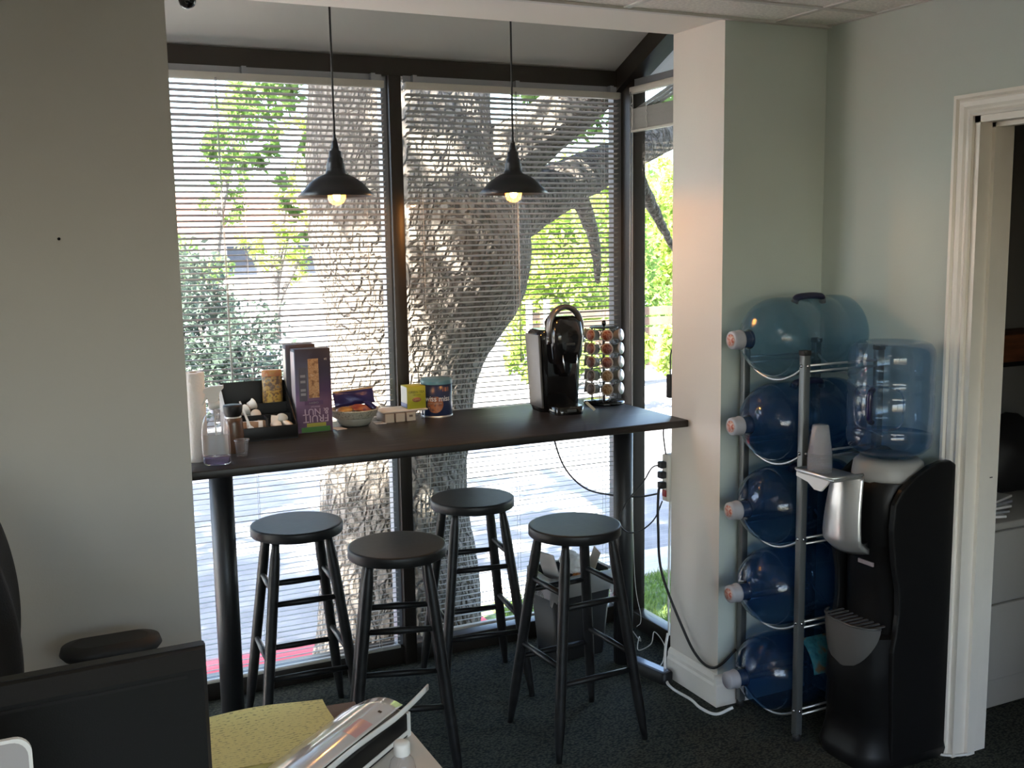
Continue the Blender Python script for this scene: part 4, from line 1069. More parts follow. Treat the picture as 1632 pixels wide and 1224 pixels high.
# ------------------------------------------------------------------ pod carousel
CX, CY = 2.190, 3.715
t = thing('pod_carousel', 'black wire coffee pod carousel on the table corner', 'pod holder', (CX, CY, T))
b = MB(); b.lathe([(0,0),(0.082,0),(0.085,0.004),(0.082,0.012),(0.02,0.016),(0,0.016)], 40); b.build('base', K['glossblack'], t)
b = MB(); b.cyl((0,0,0.01), (0,0,0.318), 0.004, n=12); b.build('pole', K['blackmetal'], t)
b = MB(); b.lathe([(0,0.316),(0.006,0.318),(0.010,0.328),(0.007,0.338),(0,0.341)], 16); b.build('knob', K['glossblack'], t)
vdir = math.atan2(-CY, -CX)
cols = [vdir-math.radians(42)+i*2*PI/7 for i in range(7)]
ZR = [0.285-0.0545*i for i in range(5)]
for ang in cols:
    b = MB()
    for z in ZR:
        ctr = Vector((0.052*math.cos(ang), 0.052*math.sin(ang), z)); q = Vector((-math.sin(ang), math.cos(ang), 0)); up_ = Vector((0,0,1))
        b.tube([ctr+(q*math.cos(a)+up_*math.sin(a))*0.0205 for a in [2*PI*k/16 for k in range(16)]], 0.0012, 6, closed=True)
    for s in (-1,1):
        q = Vector((-math.sin(ang), math.cos(ang), 0))*0.0205*s
        b.cyl(Vector((0.050*math.cos(ang), 0.050*math.sin(ang), 0.012))+q, Vector((0.050*math.cos(ang), 0.050*math.sin(ang), 0.312))+q, 0.0013, n=6)
    b.build('wire_column', K['blackmetal'], t)
b = MB(); b.lathe([(0.006,0.310),(0.058,0.310),(0.060,0.312),(0.058,0.314),(0.006,0.314)], 32); b.build('top_ring', K['blackmetal'], t)
pc = MB(); pc.lathe([(0,-0.036),(0.0165,-0.036),(0.0185,-0.034),(0.0215,-0.002),(0.0245,-0.001),(0.0245,0.001),(0,0.001)], 28); pcm = pc.mesh('pod_cup', mat('pod_white', (0.36,0.33,0.29), 0.5))
pl_ = MB(); pl_.lathe([(0.0,0.0012),(0.0235,0.0012),(0.0235,0.0018),(0,0.0018)], 28)
pr_ = MB(); pr_.lathe([(0.0,0.0019),(0.0195,0.0019),(0.0195,0.0023),(0,0.0023)], 28)
rimm = mat('pod_rim', (0.52,0.42,0.34), 0.5)
def podprint(nm, a, c): return ramp_mat(nm, [(0.40,a),(0.50,c),(0.58,a)], 60, 0.45)
PR = dict(red=podprint('pod_red', (0.22,0.035,0.015), (0.42,0.20,0.12)), maroon=podprint('pod_maroon', (0.12,0.022,0.016), (0.28,0.12,0.09)), dark=podprint('pod_dark', (0.07,0.04,0.035), (0.20,0.13,0.11)),
          brown=podprint('pod_brown', (0.22,0.10,0.035), (0.45,0.28,0.15)), silver=mat('pod_foil', (0.62,0.62,0.66), 0.25, 0.6))
PLM = {k: (pl_.mesh('pod_lid', PR['silver'] if k == 'silver' else rimm), pr_.mesh('pod_print', m)) for k, m in PR.items()}
rown = ['top', 'second', 'third', 'fourth', 'bottom']
colspec = [(0, 'left facing', ['red','maroon','maroon','dark','dark']), (1, 'front', ['red','maroon','maroon','brown','brown']), (2, 'right', ['silver']*5), (6, 'far left', ['silver']*5)]
CN = dict(red='red', maroon='dark red', dark='dark brown', brown='tan brown', silver='silver')
for ci, cn, ks in colspec:
    for ri, k in enumerate(ks):
        a = cols[ci]; R_p = 0.078
        o = thing('coffee_pod', f'coffee pod with {CN[k]} lid, {rown[ri]} row of the {cn} carousel column', 'coffee pod', (CX+R_p*math.cos(a), CY+R_p*math.sin(a), T+ZR[ri]), 0, 'coffee pods in the carousel')
        o.rotation_euler = (rng.uniform(-0.05,0.05), PI/2-0.12, a)
        link('cup', pcm, o); link('lid', PLM[k][0], o); link('lid_print', PLM[k][1], o)

# ------------------------------------------------------------------ cords, power strip, floor bits in the bay corner
t = thing('power_strip', 'small white power strip with red switch on the bay jamb', 'power strip', (2.275, YJ+0.022, 0.775))
b = MB(); b.box(-0.030, 0.030, -0.020, 0.020, -0.075, 0.11, 0, 0.006); b.build('body', K['offwhite'], t)
b = MB(); b.box(-0.0335, -0.0285, -0.012, 0.014, -0.056, -0.030, 0, 0.002); b.build('switch', mat('red_switch', (0.35,0.02,0.015), 0.35), t)
for z in (-0.010, 0.030, 0.07):
    b = MB(); b.box(-0.056, -0.030, -0.014, 0.014, z-0.012, z+0.014, 0, 0.004); b.build('plug', K['rubber'], t)
b = MB(); b.tube(catmull([(-0.005,0.0,-0.07),(-0.008,0.0,-0.25),(-0.006,0.005,-0.5),(-0.006,0.0,-0.62)]), 0.0042, 8); b.build('lead', K['whiteplastic'], t)
def cable(name, pts, r, m, lab, k=8):
    b = MB(); b.tube(catmull(pts, k), r, 8)
    return tag(b.build(name, m), lab, 'cable')
cable('black_cable', [(2.235,3.35,0.845),(2.20,3.37,0.835),(2.165,3.38,0.78),(2.10,3.40,0.70),(2.075,3.41,0.63),(2.105,3.40,0.585),(2.16,3.39,0.585),(2.21,3.37,0.63),(2.24,3.36,0.70)], 0.0028, K['rubber'], 'thin black cable looping left of the power strip')
cable('black_cable', [(2.225,3.34,0.77),(2.212,3.345,0.74),(2.208,3.34,0.60),(2.22,3.33,0.42),(2.238,3.20,0.22),(2.240,3.12,0.155),(2.245,3.05,0.14),(2.262,3.005,0.165),(2.32,2.995,0.215)], 0.0052, K['rubber'], 'thick black cable hanging down the jamb to the bottle rack')
cable('black_cable', [(2.25,3.355,1.01),(2.243,3.36,0.97),(2.247,3.355,0.91),(2.250,3.352,0.885)], 0.003, K['rubber'], 'short black cable running up behind the table end')
cable('white_cable', [(2.268,3.36,0.16),(2.236,3.33,0.10),(2.206,3.28,0.020),(2.19,3.215,0.006),(2.195,3.10,0.006),(2.185,3.02,0.006),(2.205,2.955,0.006),(2.26,2.93,0.03)], 0.0055, K['whiteplastic'], 'white cable curving over the carpet along the baseboard')
t = thing('outlet_adapter', 'black plug adapter fixed to the jamb edge above the table', 'adapter', (2.268, YJ+0.012, 1.15))
b = MB(); b.box(-0.018, 0.018, -0.012, 0.012, -0.045, 0.045, 0, 0.004); b.build('body', K['rubber'], t)
b = MB(); b.tube(catmull([(-0.006,0,0.045),(-0.004,0.004,0.10),(-0.002,0.0,0.14)]), 0.003, 8); b.build('lead', K['rubber'], t)
t = thing('floor_box', 'low black plastic box lying on the carpet in the bay corner', 'box', (2.188, 3.365, 0), -1.36)
b = MB(); loft(b, [(rr(-0.105,0.105,-0.030,0.030,0.02),0.0),(rr(-0.105,0.105,-0.030,0.030,0.02),0.038),(rr(-0.10,0.10,-0.025,0.025,0.018),0.045)]); b.build('body', K['satinblack'], t)
b = MB(); loft(b, [(rr(-0.09,0.09,-0.018,0.018,0.01),0.045),(rr(-0.088,0.088,-0.016,0.016,0.01),0.048)]); b.build('reflection_patch', mat('reflection_blue', (0.20,0.24,0.32), 0.2), t)  # blue reflection on the black box top, put in as colour
b = MB(); b.tube(catmull([(2.36,3.80,0.03),(2.33,3.66,0.012),(2.30,3.62,0.05),(2.27,3.58,0.012),(2.30,3.53,0.05),(2.33,3.55,0.09),(2.34,3.49,0.05),(2.30,3.44,0.012),(2.26,3.40,0.012)]), 0.0022, 6)
tag(b.build('tangled_cord', K['cord']), 'thin pale cord tangled on the floor by the side window', 'cord')

# ------------------------------------------------------------------ wastebasket
t = thing('wastebasket', 'dark grey wastebasket with a liner, under the table by the window', 'wastebasket', (2.035, 3.735, 0), 0.05)
b = MB()
secs = [(rr(-0.115,0.115,-0.085,0.085,0.02),0.0),(rr(-0.145,0.145,-0.110,0.110,0.025),0.355)]
n = len(secs[0][0]); vs = [(p[0],p[1],z) for poly,z in secs for p in poly]+[(p[0]*0.96,p[1]*0.96,0.355) for p in secs[1][0]]+[(p[0]*0.95,p[1]*0.95,0.012) for p in secs[0][0]]
b.add(vs, [(i*n+j, i*n+(j+1)%n, (i+1)*n+(j+1)%n, (i+1)*n+j) for i in range(3) for j in range(n)], 0, True); b.add(vs[:n], [tuple(range(n))]); b.add(vs[3*n:], [tuple(range(n))])
b.build('bin', mat('bin_grey', (0.013,0.0125,0.0125), 0.5, spec=0.3), t)
liner = clear_mat('bin_liner', (0.78,0.78,0.77), 0.25, 1.4, diffuse=0.45, dcol=(0.45,0.44,0.42))
b = MB(); top = rr(-0.147,0.147,-0.112,0.112,0.026); n = len(top); vs = []
for k, (sc, z) in enumerate(((0.95,0.30),(0.97,0.362),(1.02,0.362),(1.03,0.32),(1.035,0.262))):
    for j, p in enumerate(top):
        q = 1+0.02*math.sin(j*2.7+k)+0.012*math.sin(j*5.1)
        vs.append((p[0]*sc*q, p[1]*sc*q, z+(0.012*math.sin(j*1.9)+0.01*math.sin(j*0.7) if k == 4 else 0)))
b.add(vs, [(i*n+j, i*n+(j+1)%n, (i+1)*n+(j+1)%n, (i+1)*n+j) for i in range(4) for j in range(n)], 0, True); b.build('liner', liner, t)
WG = 'trash in the wastebasket'
b = MB(); b.box(-0.05, 0.05, -0.002, 0.002, 0, 0.18); o = b.build('cardboard_piece', mat('grey_card', (0.50,0.48,0.45), 0.8), None, (1.962, 3.72, 0.28), (0.35, 0, -1.3)); tag(o, 'pale card leaning out of the wastebasket on the left', 'cardboard', WG)
b = MB(); b.box(-0.05, 0.05, -0.002, 0.002, 0, 0.15); o = b.build('cardboard_piece', mat('tan_card2', (0.40,0.34,0.27), 0.8), None, (2.112, 3.74, 0.28), (0.35, 0, 1.3)); tag(o, 'tan card sticking out of the wastebasket on the right', 'cardboard', WG)
def crumple(name, lab, c, r, m):
    bm = bmesh.new(); bmesh.ops.create_icosphere(bm, subdivisions=3, radius=r)
    for v in bm.verts: v.co *= 1+0.28*mnoise.noise(v.co*(2.6/r)+Vector(c))
    b = MB(); b.bm(bm, 0, False); tag(b.build(name, m, None, c), lab, 'trash', WG)
crumple('crumpled_paper', 'crumpled white paper in the middle of the wastebasket', (2.035, 3.70, 0.385), 0.042, K['paper'])
crumple('crumpled_paper', 'crumpled white paper at the back of the wastebasket', (2.06, 3.79, 0.375), 0.040, K['paper'])
crumple('crumpled_wrapper', 'orange crumpled wrapper in the wastebasket', (2.03, 3.665, 0.330), 0.026, mat('orange_wrap', (0.45,0.16,0.03), 0.5))
crumple('crumpled_wrapper', 'yellow green crumpled wrapper in the wastebasket', (2.085, 3.675, 0.335), 0.024, mat('yellow_wrap', (0.40,0.36,0.06), 0.5))

# ------------------------------------------------------------------ bottle rack and five-gallon bottles (axis along x, caps towards -x)
RX0, RX1, RY0, RY1 = 2.335, 2.655, 2.678, 2.985
BY = 2.832
BZ = [1.372, 1.082, 0.792, 0.500, 0.190]
rk = thing('bottle_rack', 'grey steel five tier water bottle rack against the wall', 'rack', (RX0, RY0, 0))
for (x, y) in ((0,0),(0,RY1-RY0),(RX1-RX0,0),(RX1-RX0,RY1-RY0)):
    b = MB(); b.box(x-0.013, x+0.013, y-0.013, y+0.013, 0.02, 1.335, 0, 0.003); b.build('post', K['rackgrey'], rk)
    b = MB(); b.box(x-0.015, x+0.015, y-0.015, y+0.015, 1.325, 1.342, 0, 0.003); b.build('cap', K['rubber'], rk)
    b = MB(); b.cyl((x,y,0), (x,y,0.025), 0.014, n=14); b.build('foot', K['rubber'], rk)
for z in BZ:
    zz = z-0.136
    for x in (0.0, RX1-RX0):
        pts = []
        for k in range(13):
            u = k/12; y = u*(RY1-RY0)
            dip = math.cos(PI*(u-0.5))
            pts.append((x-0.0 if True else 0, y, zz+0.055-0.062*max(0,dip)**0.8))
        b = MB(); b.tube(pts, 0.0045, 8); b.build('cradle_wire', K['silver'], rk)
    for y in (0.0, RY1-RY0):
        for dz in (0.055, 0.035):
            b = MB(); b.cyl((0, y, zz+dz), (RX1-RX0, y, zz+dz), 0.004, n=8); b.build('side_wire', K['silver'], rk)
    b = MB(); b.lathe([(0,0),(0.006,0),(0.005,0.004),(0,0.005)], 12, M=Matrix.Translation((-0.013,0,zz+0.055)) @ Matrix.Rotation(-PI/2, 4, 'Y')); b.build('bolt', K['chrome'], rk)
    b = MB(); b.lathe([(0,0),(0.006,0),(0.005,0.004),(0,0.005)], 12, M=Matrix.Translation((0,-0.013,zz+0.055)) @ Matrix.Rotation(PI/2, 4, 'X')); b.build('bolt', K['chrome'], rk)

def jug_mat(name, tint, dcol, dif):
    """tinted polycarbonate wall: see-through, mirror share by angle, moulded ripple"""
    m = clear_mat(name, tint, 0.07, 1.5, diffuse=dif, dcol=dcol)
    N = m.node_tree.nodes; L = m.node_tree.links
    tc = N.new('ShaderNodeTexCoord'); nb = N.new('ShaderNodeTexNoise'); nb.inputs['Scale'].default_value = 55; nb.inputs['Detail'].default_value = 3
    L.new(tc.outputs['Object'], nb.inputs['Vector'])
    bp = N.new('ShaderNodeBump'); bp.inputs['Strength'].default_value = 0.35; bp.inputs['Distance'].default_value = 0.004
    L.new(nb.outputs['Fac'], bp.inputs['Height'])
    for n in N:
        if n.type in ('BSDF_GLOSSY', 'FRESNEL'): L.new(bp.outputs['Normal'], n.inputs['Normal'])
    return m
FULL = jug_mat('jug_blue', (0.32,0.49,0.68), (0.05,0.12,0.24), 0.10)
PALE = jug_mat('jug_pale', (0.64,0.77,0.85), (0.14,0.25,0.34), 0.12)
NECK = mat('neck_blue', (0.016,0.035,0.085), 0.2)
CAPM = mat('cap_grey_white', (0.40,0.40,0.44), 0.45)
CAPR = ramp_mat('cap_sticker', [(0.40,(0.48,0.14,0.09)),(0.52,(0.62,0.48,0.42)),(0.60,(0.45,0.12,0.08))], 45, 0.45)
GRIP = mat('grip_blue', (0.010,0.012,0.045), 0.3)
bprof = [(0.0,0.487),(0.060,0.487),(0.095,0.492),(0.122,0.486),(0.133,0.470),(0.135,0.45),(0.135,0.415),(0.131,0.405),(0.131,0.395),(0.135,0.386),(0.135,0.300),(0.131,0.290),(0.131,0.280),(0.135,0.270),(0.135,0.205),(0.134,0.182),(0.128,0.155),(0.115,0.128),(0.094,0.104),(0.066,0.088),(0.044,0.080),(0.032,0.073),(0.0275,0.064),(0.0275,0.030),(0.0,0.030)]
bm_full = MB(); bm_full.lathe(bprof, 64)
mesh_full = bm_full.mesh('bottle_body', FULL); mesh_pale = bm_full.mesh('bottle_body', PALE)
nk = MB(); nk.lathe([(0.0285,0.028),(0.0285,0.066),(0.033,0.0745),(0.031,0.0755),(0.0278,0.068),(0.0278,0.028),(0.0285,0.028)], 36); nkm = nk.mesh('neck', NECK)
cp_ = MB(); cp_.lathe([(0,0.0),(0.026,0.0),(0.0295,0.003),(0.0305,0.010),(0.0305,0.030),(0.033,0.033),(0.033,0.039),(0.0,0.039)], 36); cpm = cp_.mesh('cap', CAPM)
cs_ = MB(); cs_.lathe([(0,-0.0008),(0.0205,-0.0008),(0.0205,0.0004),(0,0.0004)], 32); csm = cs_.mesh('cap_sticker', CAPR)
gp = MB()
gp.tube(catmull([(0.118,0,0.215),(0.134,0,0.222),(0.139,0,0.240),(0.141,0,0.28),(0.139,0,0.315),(0.134,0,0.330),(0.116,0,0.338)]), 0.011, 12, M=Matrix.Diagonal((1,1.3,1,1))); gpm = gp.mesh('grip', GRIP)
rown5 = ['top', 'second', 'middle', 'fourth', 'bottom']
for i, z in enumerate(BZ):
    lab = {0: 'pale blue water bottle lying on the top rack tier, grip upward', 1: 'blue water bottle with red cap sticker on the second rack tier', 2: 'blue water bottle with red cap sticker on the middle rack tier', 3: 'dark blue water bottle on the fourth rack tier from the top', 4: 'dark blue water bottle with plain cap on the lowest rack tier'}[i]
    t = thing('water_bottle', lab, 'water bottle', (2.155+0.004*(i%2), BY, z), 0, 'five gallon bottles lying in the rack')
    t.rotation_euler = (0, PI/2, 0)
    R0 = Matrix.Rotation(0, 4, 'Z')
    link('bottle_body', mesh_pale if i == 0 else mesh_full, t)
    link('neck', nkm, t); link('cap', cpm, t)
    if i < 4: link('cap_sticker', csm, t)
    if i < 3: link('grip', gpm, t, loc=(0,0,0.025), rot=(0,0,PI+0.22))
    if i == 4:
        b = MB(); b.grid(lambda u,v: (0.1358*math.cos(-2.7+u*1.0), 0.1358*math.sin(-2.7+u*1.0), 0.27+0.14*v), 14, 4)
        b.build('paper_label', ramp_mat('bottle_label', [(0.35,(0.02,0.10,0.16)),(0.50,(0.06,0.26,0.32)),(0.62,(0.20,0.12,0.06)),(0.75,(0.30,0.36,0.34))], 22, 0.4), t)

# ------------------------------------------------------------------ water cooler
WX, WY = 2.540, 2.512
wc = thing('water_cooler', 'tall black floor water cooler with silver tap panel by the doorway', 'water cooler', (WX, WY, 0))
def dsec(xf, xb, w, r, n=10):
    """plan: bowed front at -x, square back at +x"""
    pts = [(xb, -w), (xb, w)]
    for k in range(2*n+1):
        a = PI/2 + PI*k/(2*n)
        c, s = math.cos(a), math.sin(a)
        pts.append((xf+r + r*math.copysign(abs(c)**0.8, c), w*math.copysign(abs(s)**0.62, s)))
    return pts
b = MB()
loft(b, [(dsec(-0.175,0.150,0.140,0.15),0.0),(dsec(-0.185,0.152,0.146,0.15),0.03),(dsec(-0.178,0.150,0.142,0.15),0.05),(dsec(-0.165,0.150,0.136,0.14),0.09),(dsec(-0.158,0.150,0.136,0.14),0.16),(dsec(-0.166,0.150,0.136,0.14),0.165),(dsec(-0.160,0.150,0.136,0.14),0.25),(dsec(-0.168,0.150,0.136,0.14),0.256),(dsec(-0.162,0.150,0.136,0.14),0.33),(dsec(-0.160,0.150,0.136,0.14),0.44)])
b.build('lower_body', K['satinblack'], wc)
b = MB(); loft(b, [(dsec(-0.085,0.150,0.122,0.09),0.44),(dsec(-0.085,0.150,0.122,0.09),0.72),(dsec(-0.13,0.150,0.122,0.10),0.75),(dsec(-0.12,0.150,0.122,0.10),0.90),(dsec(-0.10,0.15,0.122,0.10),0.935)]); b.build('upper_body', K['satinblack'], wc)
for s in (-1, 1):   # side cheeks with a curved front edge and humped top
    prof = [(0.150,0.02),(0.150,0.985),(0.125,1.000),(0.085,1.000),(0.035,0.988),(-0.02,0.962),(-0.075,0.925),(-0.105,0.88),(-0.112,0.80),(-0.100,0.70),(-0.078,0.60),(-0.075,0.52),(-0.082,0.46),(-0.094,0.40),(-0.092,0.30),(-0.085,0.15),(-0.085,0.02)]
    b = MB(); b.prism(prof, s*0.133-0.012, s*0.133+0.012, 'Y'); o = b.build('side_cheek', K['satinblack'], wc)
    md = o.modifiers.new('bevel', 'BEVEL'); md.width = 0.006; md.segments = 3; md.limit_method = 'ANGLE'
    for p in o.data.polygons: p.use_smooth = False
# silver tap panel
b = MB()
def pan(u, v):
    y = -0.070+0.14*u; z = 0.955-0.225*v
    bow = 0.030*(1-(2*u-1)**2)
    x = -0.150 - bow - 0.020*math.sin(v*PI*0.6) + (0.0 if v < 0.9 else 0.03*(v-0.9)/0.1)
    y *= (0.80+0.30*v)
    return (x, y, z+0.015*(1-(2*u-1)**2)*(-(v-0.5)))
b.grid(pan, 20, 20); o = b.build('tap_panel', K['silver'], wc); solid(o, 0.02, 1)
for k, z in enumerate((0.882, 0.815)):
    b = MB(); b.tube([(-0.190-0.006*k+0.024*((i/12*2-1)**2), (-0.045+0.09*i/12)*(0.9+0.1*k), z-0.014*(1-(i/12*2-1)**2)) for i in range(13)], 0.0045, 8); b.build('tap_lever', K['silver'], wc)
b = MB(); b.lathe([(0,0),(0.012,0),(0.012,0.004),(0,0.005)], 16, M=Matrix.Translation((-0.178,0.045,0.762)) @ Matrix.Rotation(-PI/2, 4, 'Y')); b.build('hot_button', mat('button_grey', (0.30,0.29,0.28), 0.4), wc)
for y in (0.035, -0.035):
    b = MB(); b.cyl((-0.125,y,0.715), (-0.125,y,0.74), 0.012, 0.014, n=16); b.build('nozzle', K['satinblack'], wc)
b = MB(); b.box(-0.092, -0.086, -0.045, 0.02, 0.655, 0.668); b.build('warning_sticker', mat('sticker_pink', (0.34,0.27,0.27), 0.6), wc)
# drip tray bowl
b = MB()
def bowl(u, v):
    y = 0.118*math.sqrt(max(0.004,1-v**2))*(2*u-1)
    s_ = min(1,(abs(y)/0.136)**(1/0.62)); c_ = math.sqrt(1-s_*s_)
    return (-0.022-0.146*c_**0.8-0.014*(1-v*v)*(1-(2*u-1)**2)**0.5, y, 0.475-0.150*v)
b.grid(bowl, 24, 10); b.build('drip_bowl', mat('tray_grey', (0.10,0.095,0.09), 0.45), wc)
b = MB(); b.tube([bowl(k/24, 0.0) for k in range(25)], 0.004, 8); b.build('tray_rim', mat('tray_edge', (0.06,0.06,0.06), 0.3), wc)
for k in range(9):
    y = -0.092+0.023*k; xx = -bowl(0.5+y/0.236, 0)[0]-0.004
    b = MB(); b.box(-xx, -0.080, y-0.004, y+0.004, 0.468, 0.473); b.build('grate_bar', mat('grate', (0.09,0.09,0.09), 0.3), wc)
# grey collar under the bottle
b = MB(); b.lathe([(0.0,0.930),(0.112,0.930),(0.114,0.945),(0.108,0.985),(0.085,1.005),(0.075,0.99),(0.0,0.985)], 48, M=Matrix.Translation((0.005,0.0,0))); b.build('collar', mat('collar_grey', (0.36,0.35,0.33), 0.4), wc)
# cup shelf
sl = (-0.235, 0.02, 0.962)
b = MB(); b.box(-0.05, 0.07, -0.085, 0.085, -0.006, 0.006, 0, 0.005); t = b.build('cup_shelf', K['silver'], wc, sl)
b = MB(); b.tube([(0.07,-0.085,0.008)]+[(-0.05,-0.085,0.008),(-0.056,-0.07,0.008),(-0.056,0.07,0.008),(-0.05,0.085,0.008),(0.07,0.085,0.008)], 0.005, 8); b.build('edge_rail', K['silver'], t)
b = MB(); b.prism([(-0.075,0.0),(0.075,0.0),(0.075,-0.012),(0.02,-0.022),(-0.01,-0.040),(-0.04,-0.040),(-0.065,-0.015)], -0.057, -0.050, 'X'); b.build('front_lip', K['whiteplastic'], t)
# stack of plastic cups: upside-down, each cup its own thing
cupm = clear_mat('cup_plastic', (0.86,0.86,0.88), 0.15, 1.45, diffuse=0.20, dcol=(0.92,0.92,0.94))
cm_ = MB(); cm_.lathe([(0.0385,0.0),(0.0395,0.001),(0.0385,0.0025),(0.0375,0.002),(0.0255,0.088),(0.024,0.090),(0.0,0.0905)], 28); cmm = cm_.mesh('cup_wall', cupm)
for i in range(12):
    w_ = ['bottom', 'second lowest', 'third lowest', 'fourth lowest', 'fifth lowest', 'sixth lowest', 'sixth highest', 'fifth highest', 'fourth highest', 'third highest', 'second highest', 'top'][i]
    o = link('plastic_cup', cmm, None, (WX-0.245, WY+0.040, 0.9685+0.0055*i))
    tag(o, f'upside down clear plastic cup, {w_} in the stack on the cooler', 'cup', 'stacked plastic cups on the cooler')

# bottle standing upside down in the cooler
t = thing('water_bottle', 'clear blue upright water bottle with grip, nearly empty, on the cooler', 'water bottle', (WX+0.005, WY, 0.985))
SHELL = clear_mat('bottle_shell', (0.66,0.77,0.88), 0.05, 1.50, refl=1.0, diffuse=0.06, dcol=(0.35,0.45,0.55))
b = MB(); b.lathe([(0.028,0.0),(0.034,0.012),(0.075,0.022),(0.110,0.036),(0.128,0.054),(0.134,0.075),(0.134,0.105),(0.130,0.112),(0.134,0.120),(0.134,0.215),(0.130,0.224),(0.134,0.233),(0.134,0.262),(0.130,0.271),(0.134,0.280),(0.134,0.345),(0.130,0.366),(0.118,0.383),(0.100,0.389),(0.070,0.386),(0.055,0.376),(0.0,0.374)], 64); b.build('shell', SHELL, t)
b = MB(); b.lathe([(0.0,0.008),(0.030,0.014),(0.073,0.025),(0.107,0.039),(0.125,0.056),(0.131,0.075),(0.131,0.090),(0.0,0.090)], 64); b.build('water', clear_mat('water_blue', (0.55,0.72,0.84), 0.02, 1.33), t)
ga = math.atan2(-WY, -WX)+(-0.50)
gc, gs = math.cos(ga), math.sin(ga)
b = MB(); b.tube(catmull([(0.110*gc,0.110*gs,0.140),(0.122*gc,0.122*gs,0.146),(0.128*gc,0.128*gs,0.165),(0.128*gc,0.128*gs,0.215),(0.122*gc,0.122*gs,0.236),(0.106*gc,0.106*gs,0.244)]), 0.0095, 12); b.build('grip', mat('grip_violet', (0.010,0.008,0.055), 0.25), t)
b = MB(); pts = []
for k in range(32):
    a = 2*PI*k/32; yy = 0.62*math.copysign(abs(math.cos(a))**0.5, math.cos(a)); zz = 0.068*math.copysign(abs(math.sin(a))**0.5, math.sin(a))
    pts.append((0.1335*math.cos(ga+0.18+yy), 0.1335*math.sin(ga+0.18+yy), 0.190+zz))
b.tube(pts, 0.003, 6, closed=True); b.build('grip_recess', SHELL, t)

# white loop of cable at the casing foot
b = MB(); b.tube(catmull([(2.690,2.445,0.05),(2.682,2.432,0.012),(2.672,2.40,0.006),(2.69,2.36,0.006),(2.75,2.335,0.006),(2.80,2.34,0.010)]), 0.004, 8)
tag(b.build('white_cable', K['whiteplastic']), 'thin white cable looped around the foot of the door casing', 'cable')

# ------------------------------------------------------------------ beyond the doorway
fc = thing('file_cabinet', 'pale grey lateral file cabinet in the room beyond the doorway', 'cabinet', (3.40, 2.86, 0))
cabm = mat('cabinet_grey', (0.44,0.42,0.385), 0.5)
b = MB(); b.box(-0.47, 0.47, -0.31, 0.27, 0.0, 0.675, 0, 0.004); b.build('body', cabm, fc)
b = MB(); b.box(-0.475, 0.475, -0.335, 0.275, 0.677, 0.700, 0, 0.004); b.build('top', cabm, fc)
for z0, z1 in ((0.405,0.665),(0.115,0.395)):
    b = MB(); b.box(-0.465, 0.465, -0.33, -0.308, z0, z1, 0, 0.004); d_ = b.build('drawer', cabm, fc)
    b = MB(); b.box(-0.06, 0.06, -0.345, -0.328, (z0+z1)/2+0.03, (z0+z1)/2+0.05, 0, 0.004); b.build('handle', K['satinblack'], d_)
for i in range(5):
    b = MB(); b.box(-0.11, 0.11, -0.14, 0.14, 0, 0.008); o = b.build('paper_stack', K['paper'] if i%2 == 0 else mat('folder_%d' % i, (0.35,0.36,0.38), 0.7), None, (3.11+0.02*i, 2.73+0.012*i, 0.700+0.0081*i), (0,0,0.15*i-0.3))
    tag(o, f'{["lowest","second","third","fourth","topmost"][i]} folder in the paper pile on the file cabinet', 'papers', 'papers on the file cabinet')
t = thing('office_bag', 'black bag slumped on the file cabinet beyond the doorway', 'bag', (3.56, 2.90, 0.700), 0.3)
b = MB(); bm = bmesh.new(); bmesh.ops.create_icosphere(bm, subdivisions=3, radius=1)
for v in bm.verts:
    v.co = Vector((v.co.x*0.20, v.co.y*0.13, max(-0.13, v.co.z*0.17))) * (1+0.15*mnoise.noise(v.co*2)); v.co.z += 0.13
for v in bm.verts: v.co.z = max(v.co.z, 0.001)
b.bm(bm); b.build('body', K['rubber'], t)
b = MB(); b.tube(catmull([(-0.15,0,0.18),(-0.22,-0.04,0.10),(-0.25,-0.06,0.04),(-0.24,-0.08,0.022)]), 0.02, 10); b.build('strap', K['rubber'], t)
sh = thing('wall_shelf', 'reddish brown wooden shelf on the wall of the far room', 'shelf', (3.75, 3.16, 1.19))
b = MB(); b.box(-0.6, 0.6, -0.20, 0.0, 0.0, 0.11, 0, 0.003); b.build('board', mat('red_wood', (0.17,0.06,0.025), 0.5, var=0.3, vscale=6, stretch=(1,8,8)), sh)
b = MB(); b.box(-0.5, 0.5, -0.03, 0.0, -0.05, 0.0); b.build('cleat', K['satinblack'], sh)
b = MB(); b.prism([(-0.10,-0.05),(-0.11,0.02),(-0.09,0.06),(-0.03,0.065),(0.03,0.065),(0.09,0.06),(0.11,0.02),(0.10,-0.05),(0.07,-0.055),(0.045,-0.01),(-0.045,-0.01),(-0.07,-0.055)], -0.006, 0.0, 'Y'); o = b.build('controller_decal', K['satinblack'], None, (3.640, 3.159, 1.62)); tag(o, 'black game controller shaped decal on the far room wall', 'decal')
for i, (x, z, r) in enumerate([(3.545,1.50,0.012),(3.575,1.478,0.014),(3.62,1.482,0.016),(3.66,1.50,0.014),(3.63,1.515,0.008)]):
    b = MB(); b.cyl((0,-0.005,0), (0,0.0,0), r, n=16); o = b.build('dot_decal', K['satinblack'], None, (x, 3.159, z))
    tag(o, f'small black dot decal on the far room wall, {["leftmost","second","third","rightmost","smallest and highest"][i]} of five', 'decal', 'dot decals on the far wall')
b = MB(); b.prism([(-0.05,-0.03),(-0.055,0.02),(0.0,0.035),(0.055,0.02),(0.05,-0.03),(0.02,-0.005),(-0.02,-0.005)], -0.006, 0.0, 'Y'); o = b.build('controller_decal', K['satinblack'], None, (3.70, 3.159, 2.02)); tag(o, 'smaller black controller decal high on the far wall', 'decal')
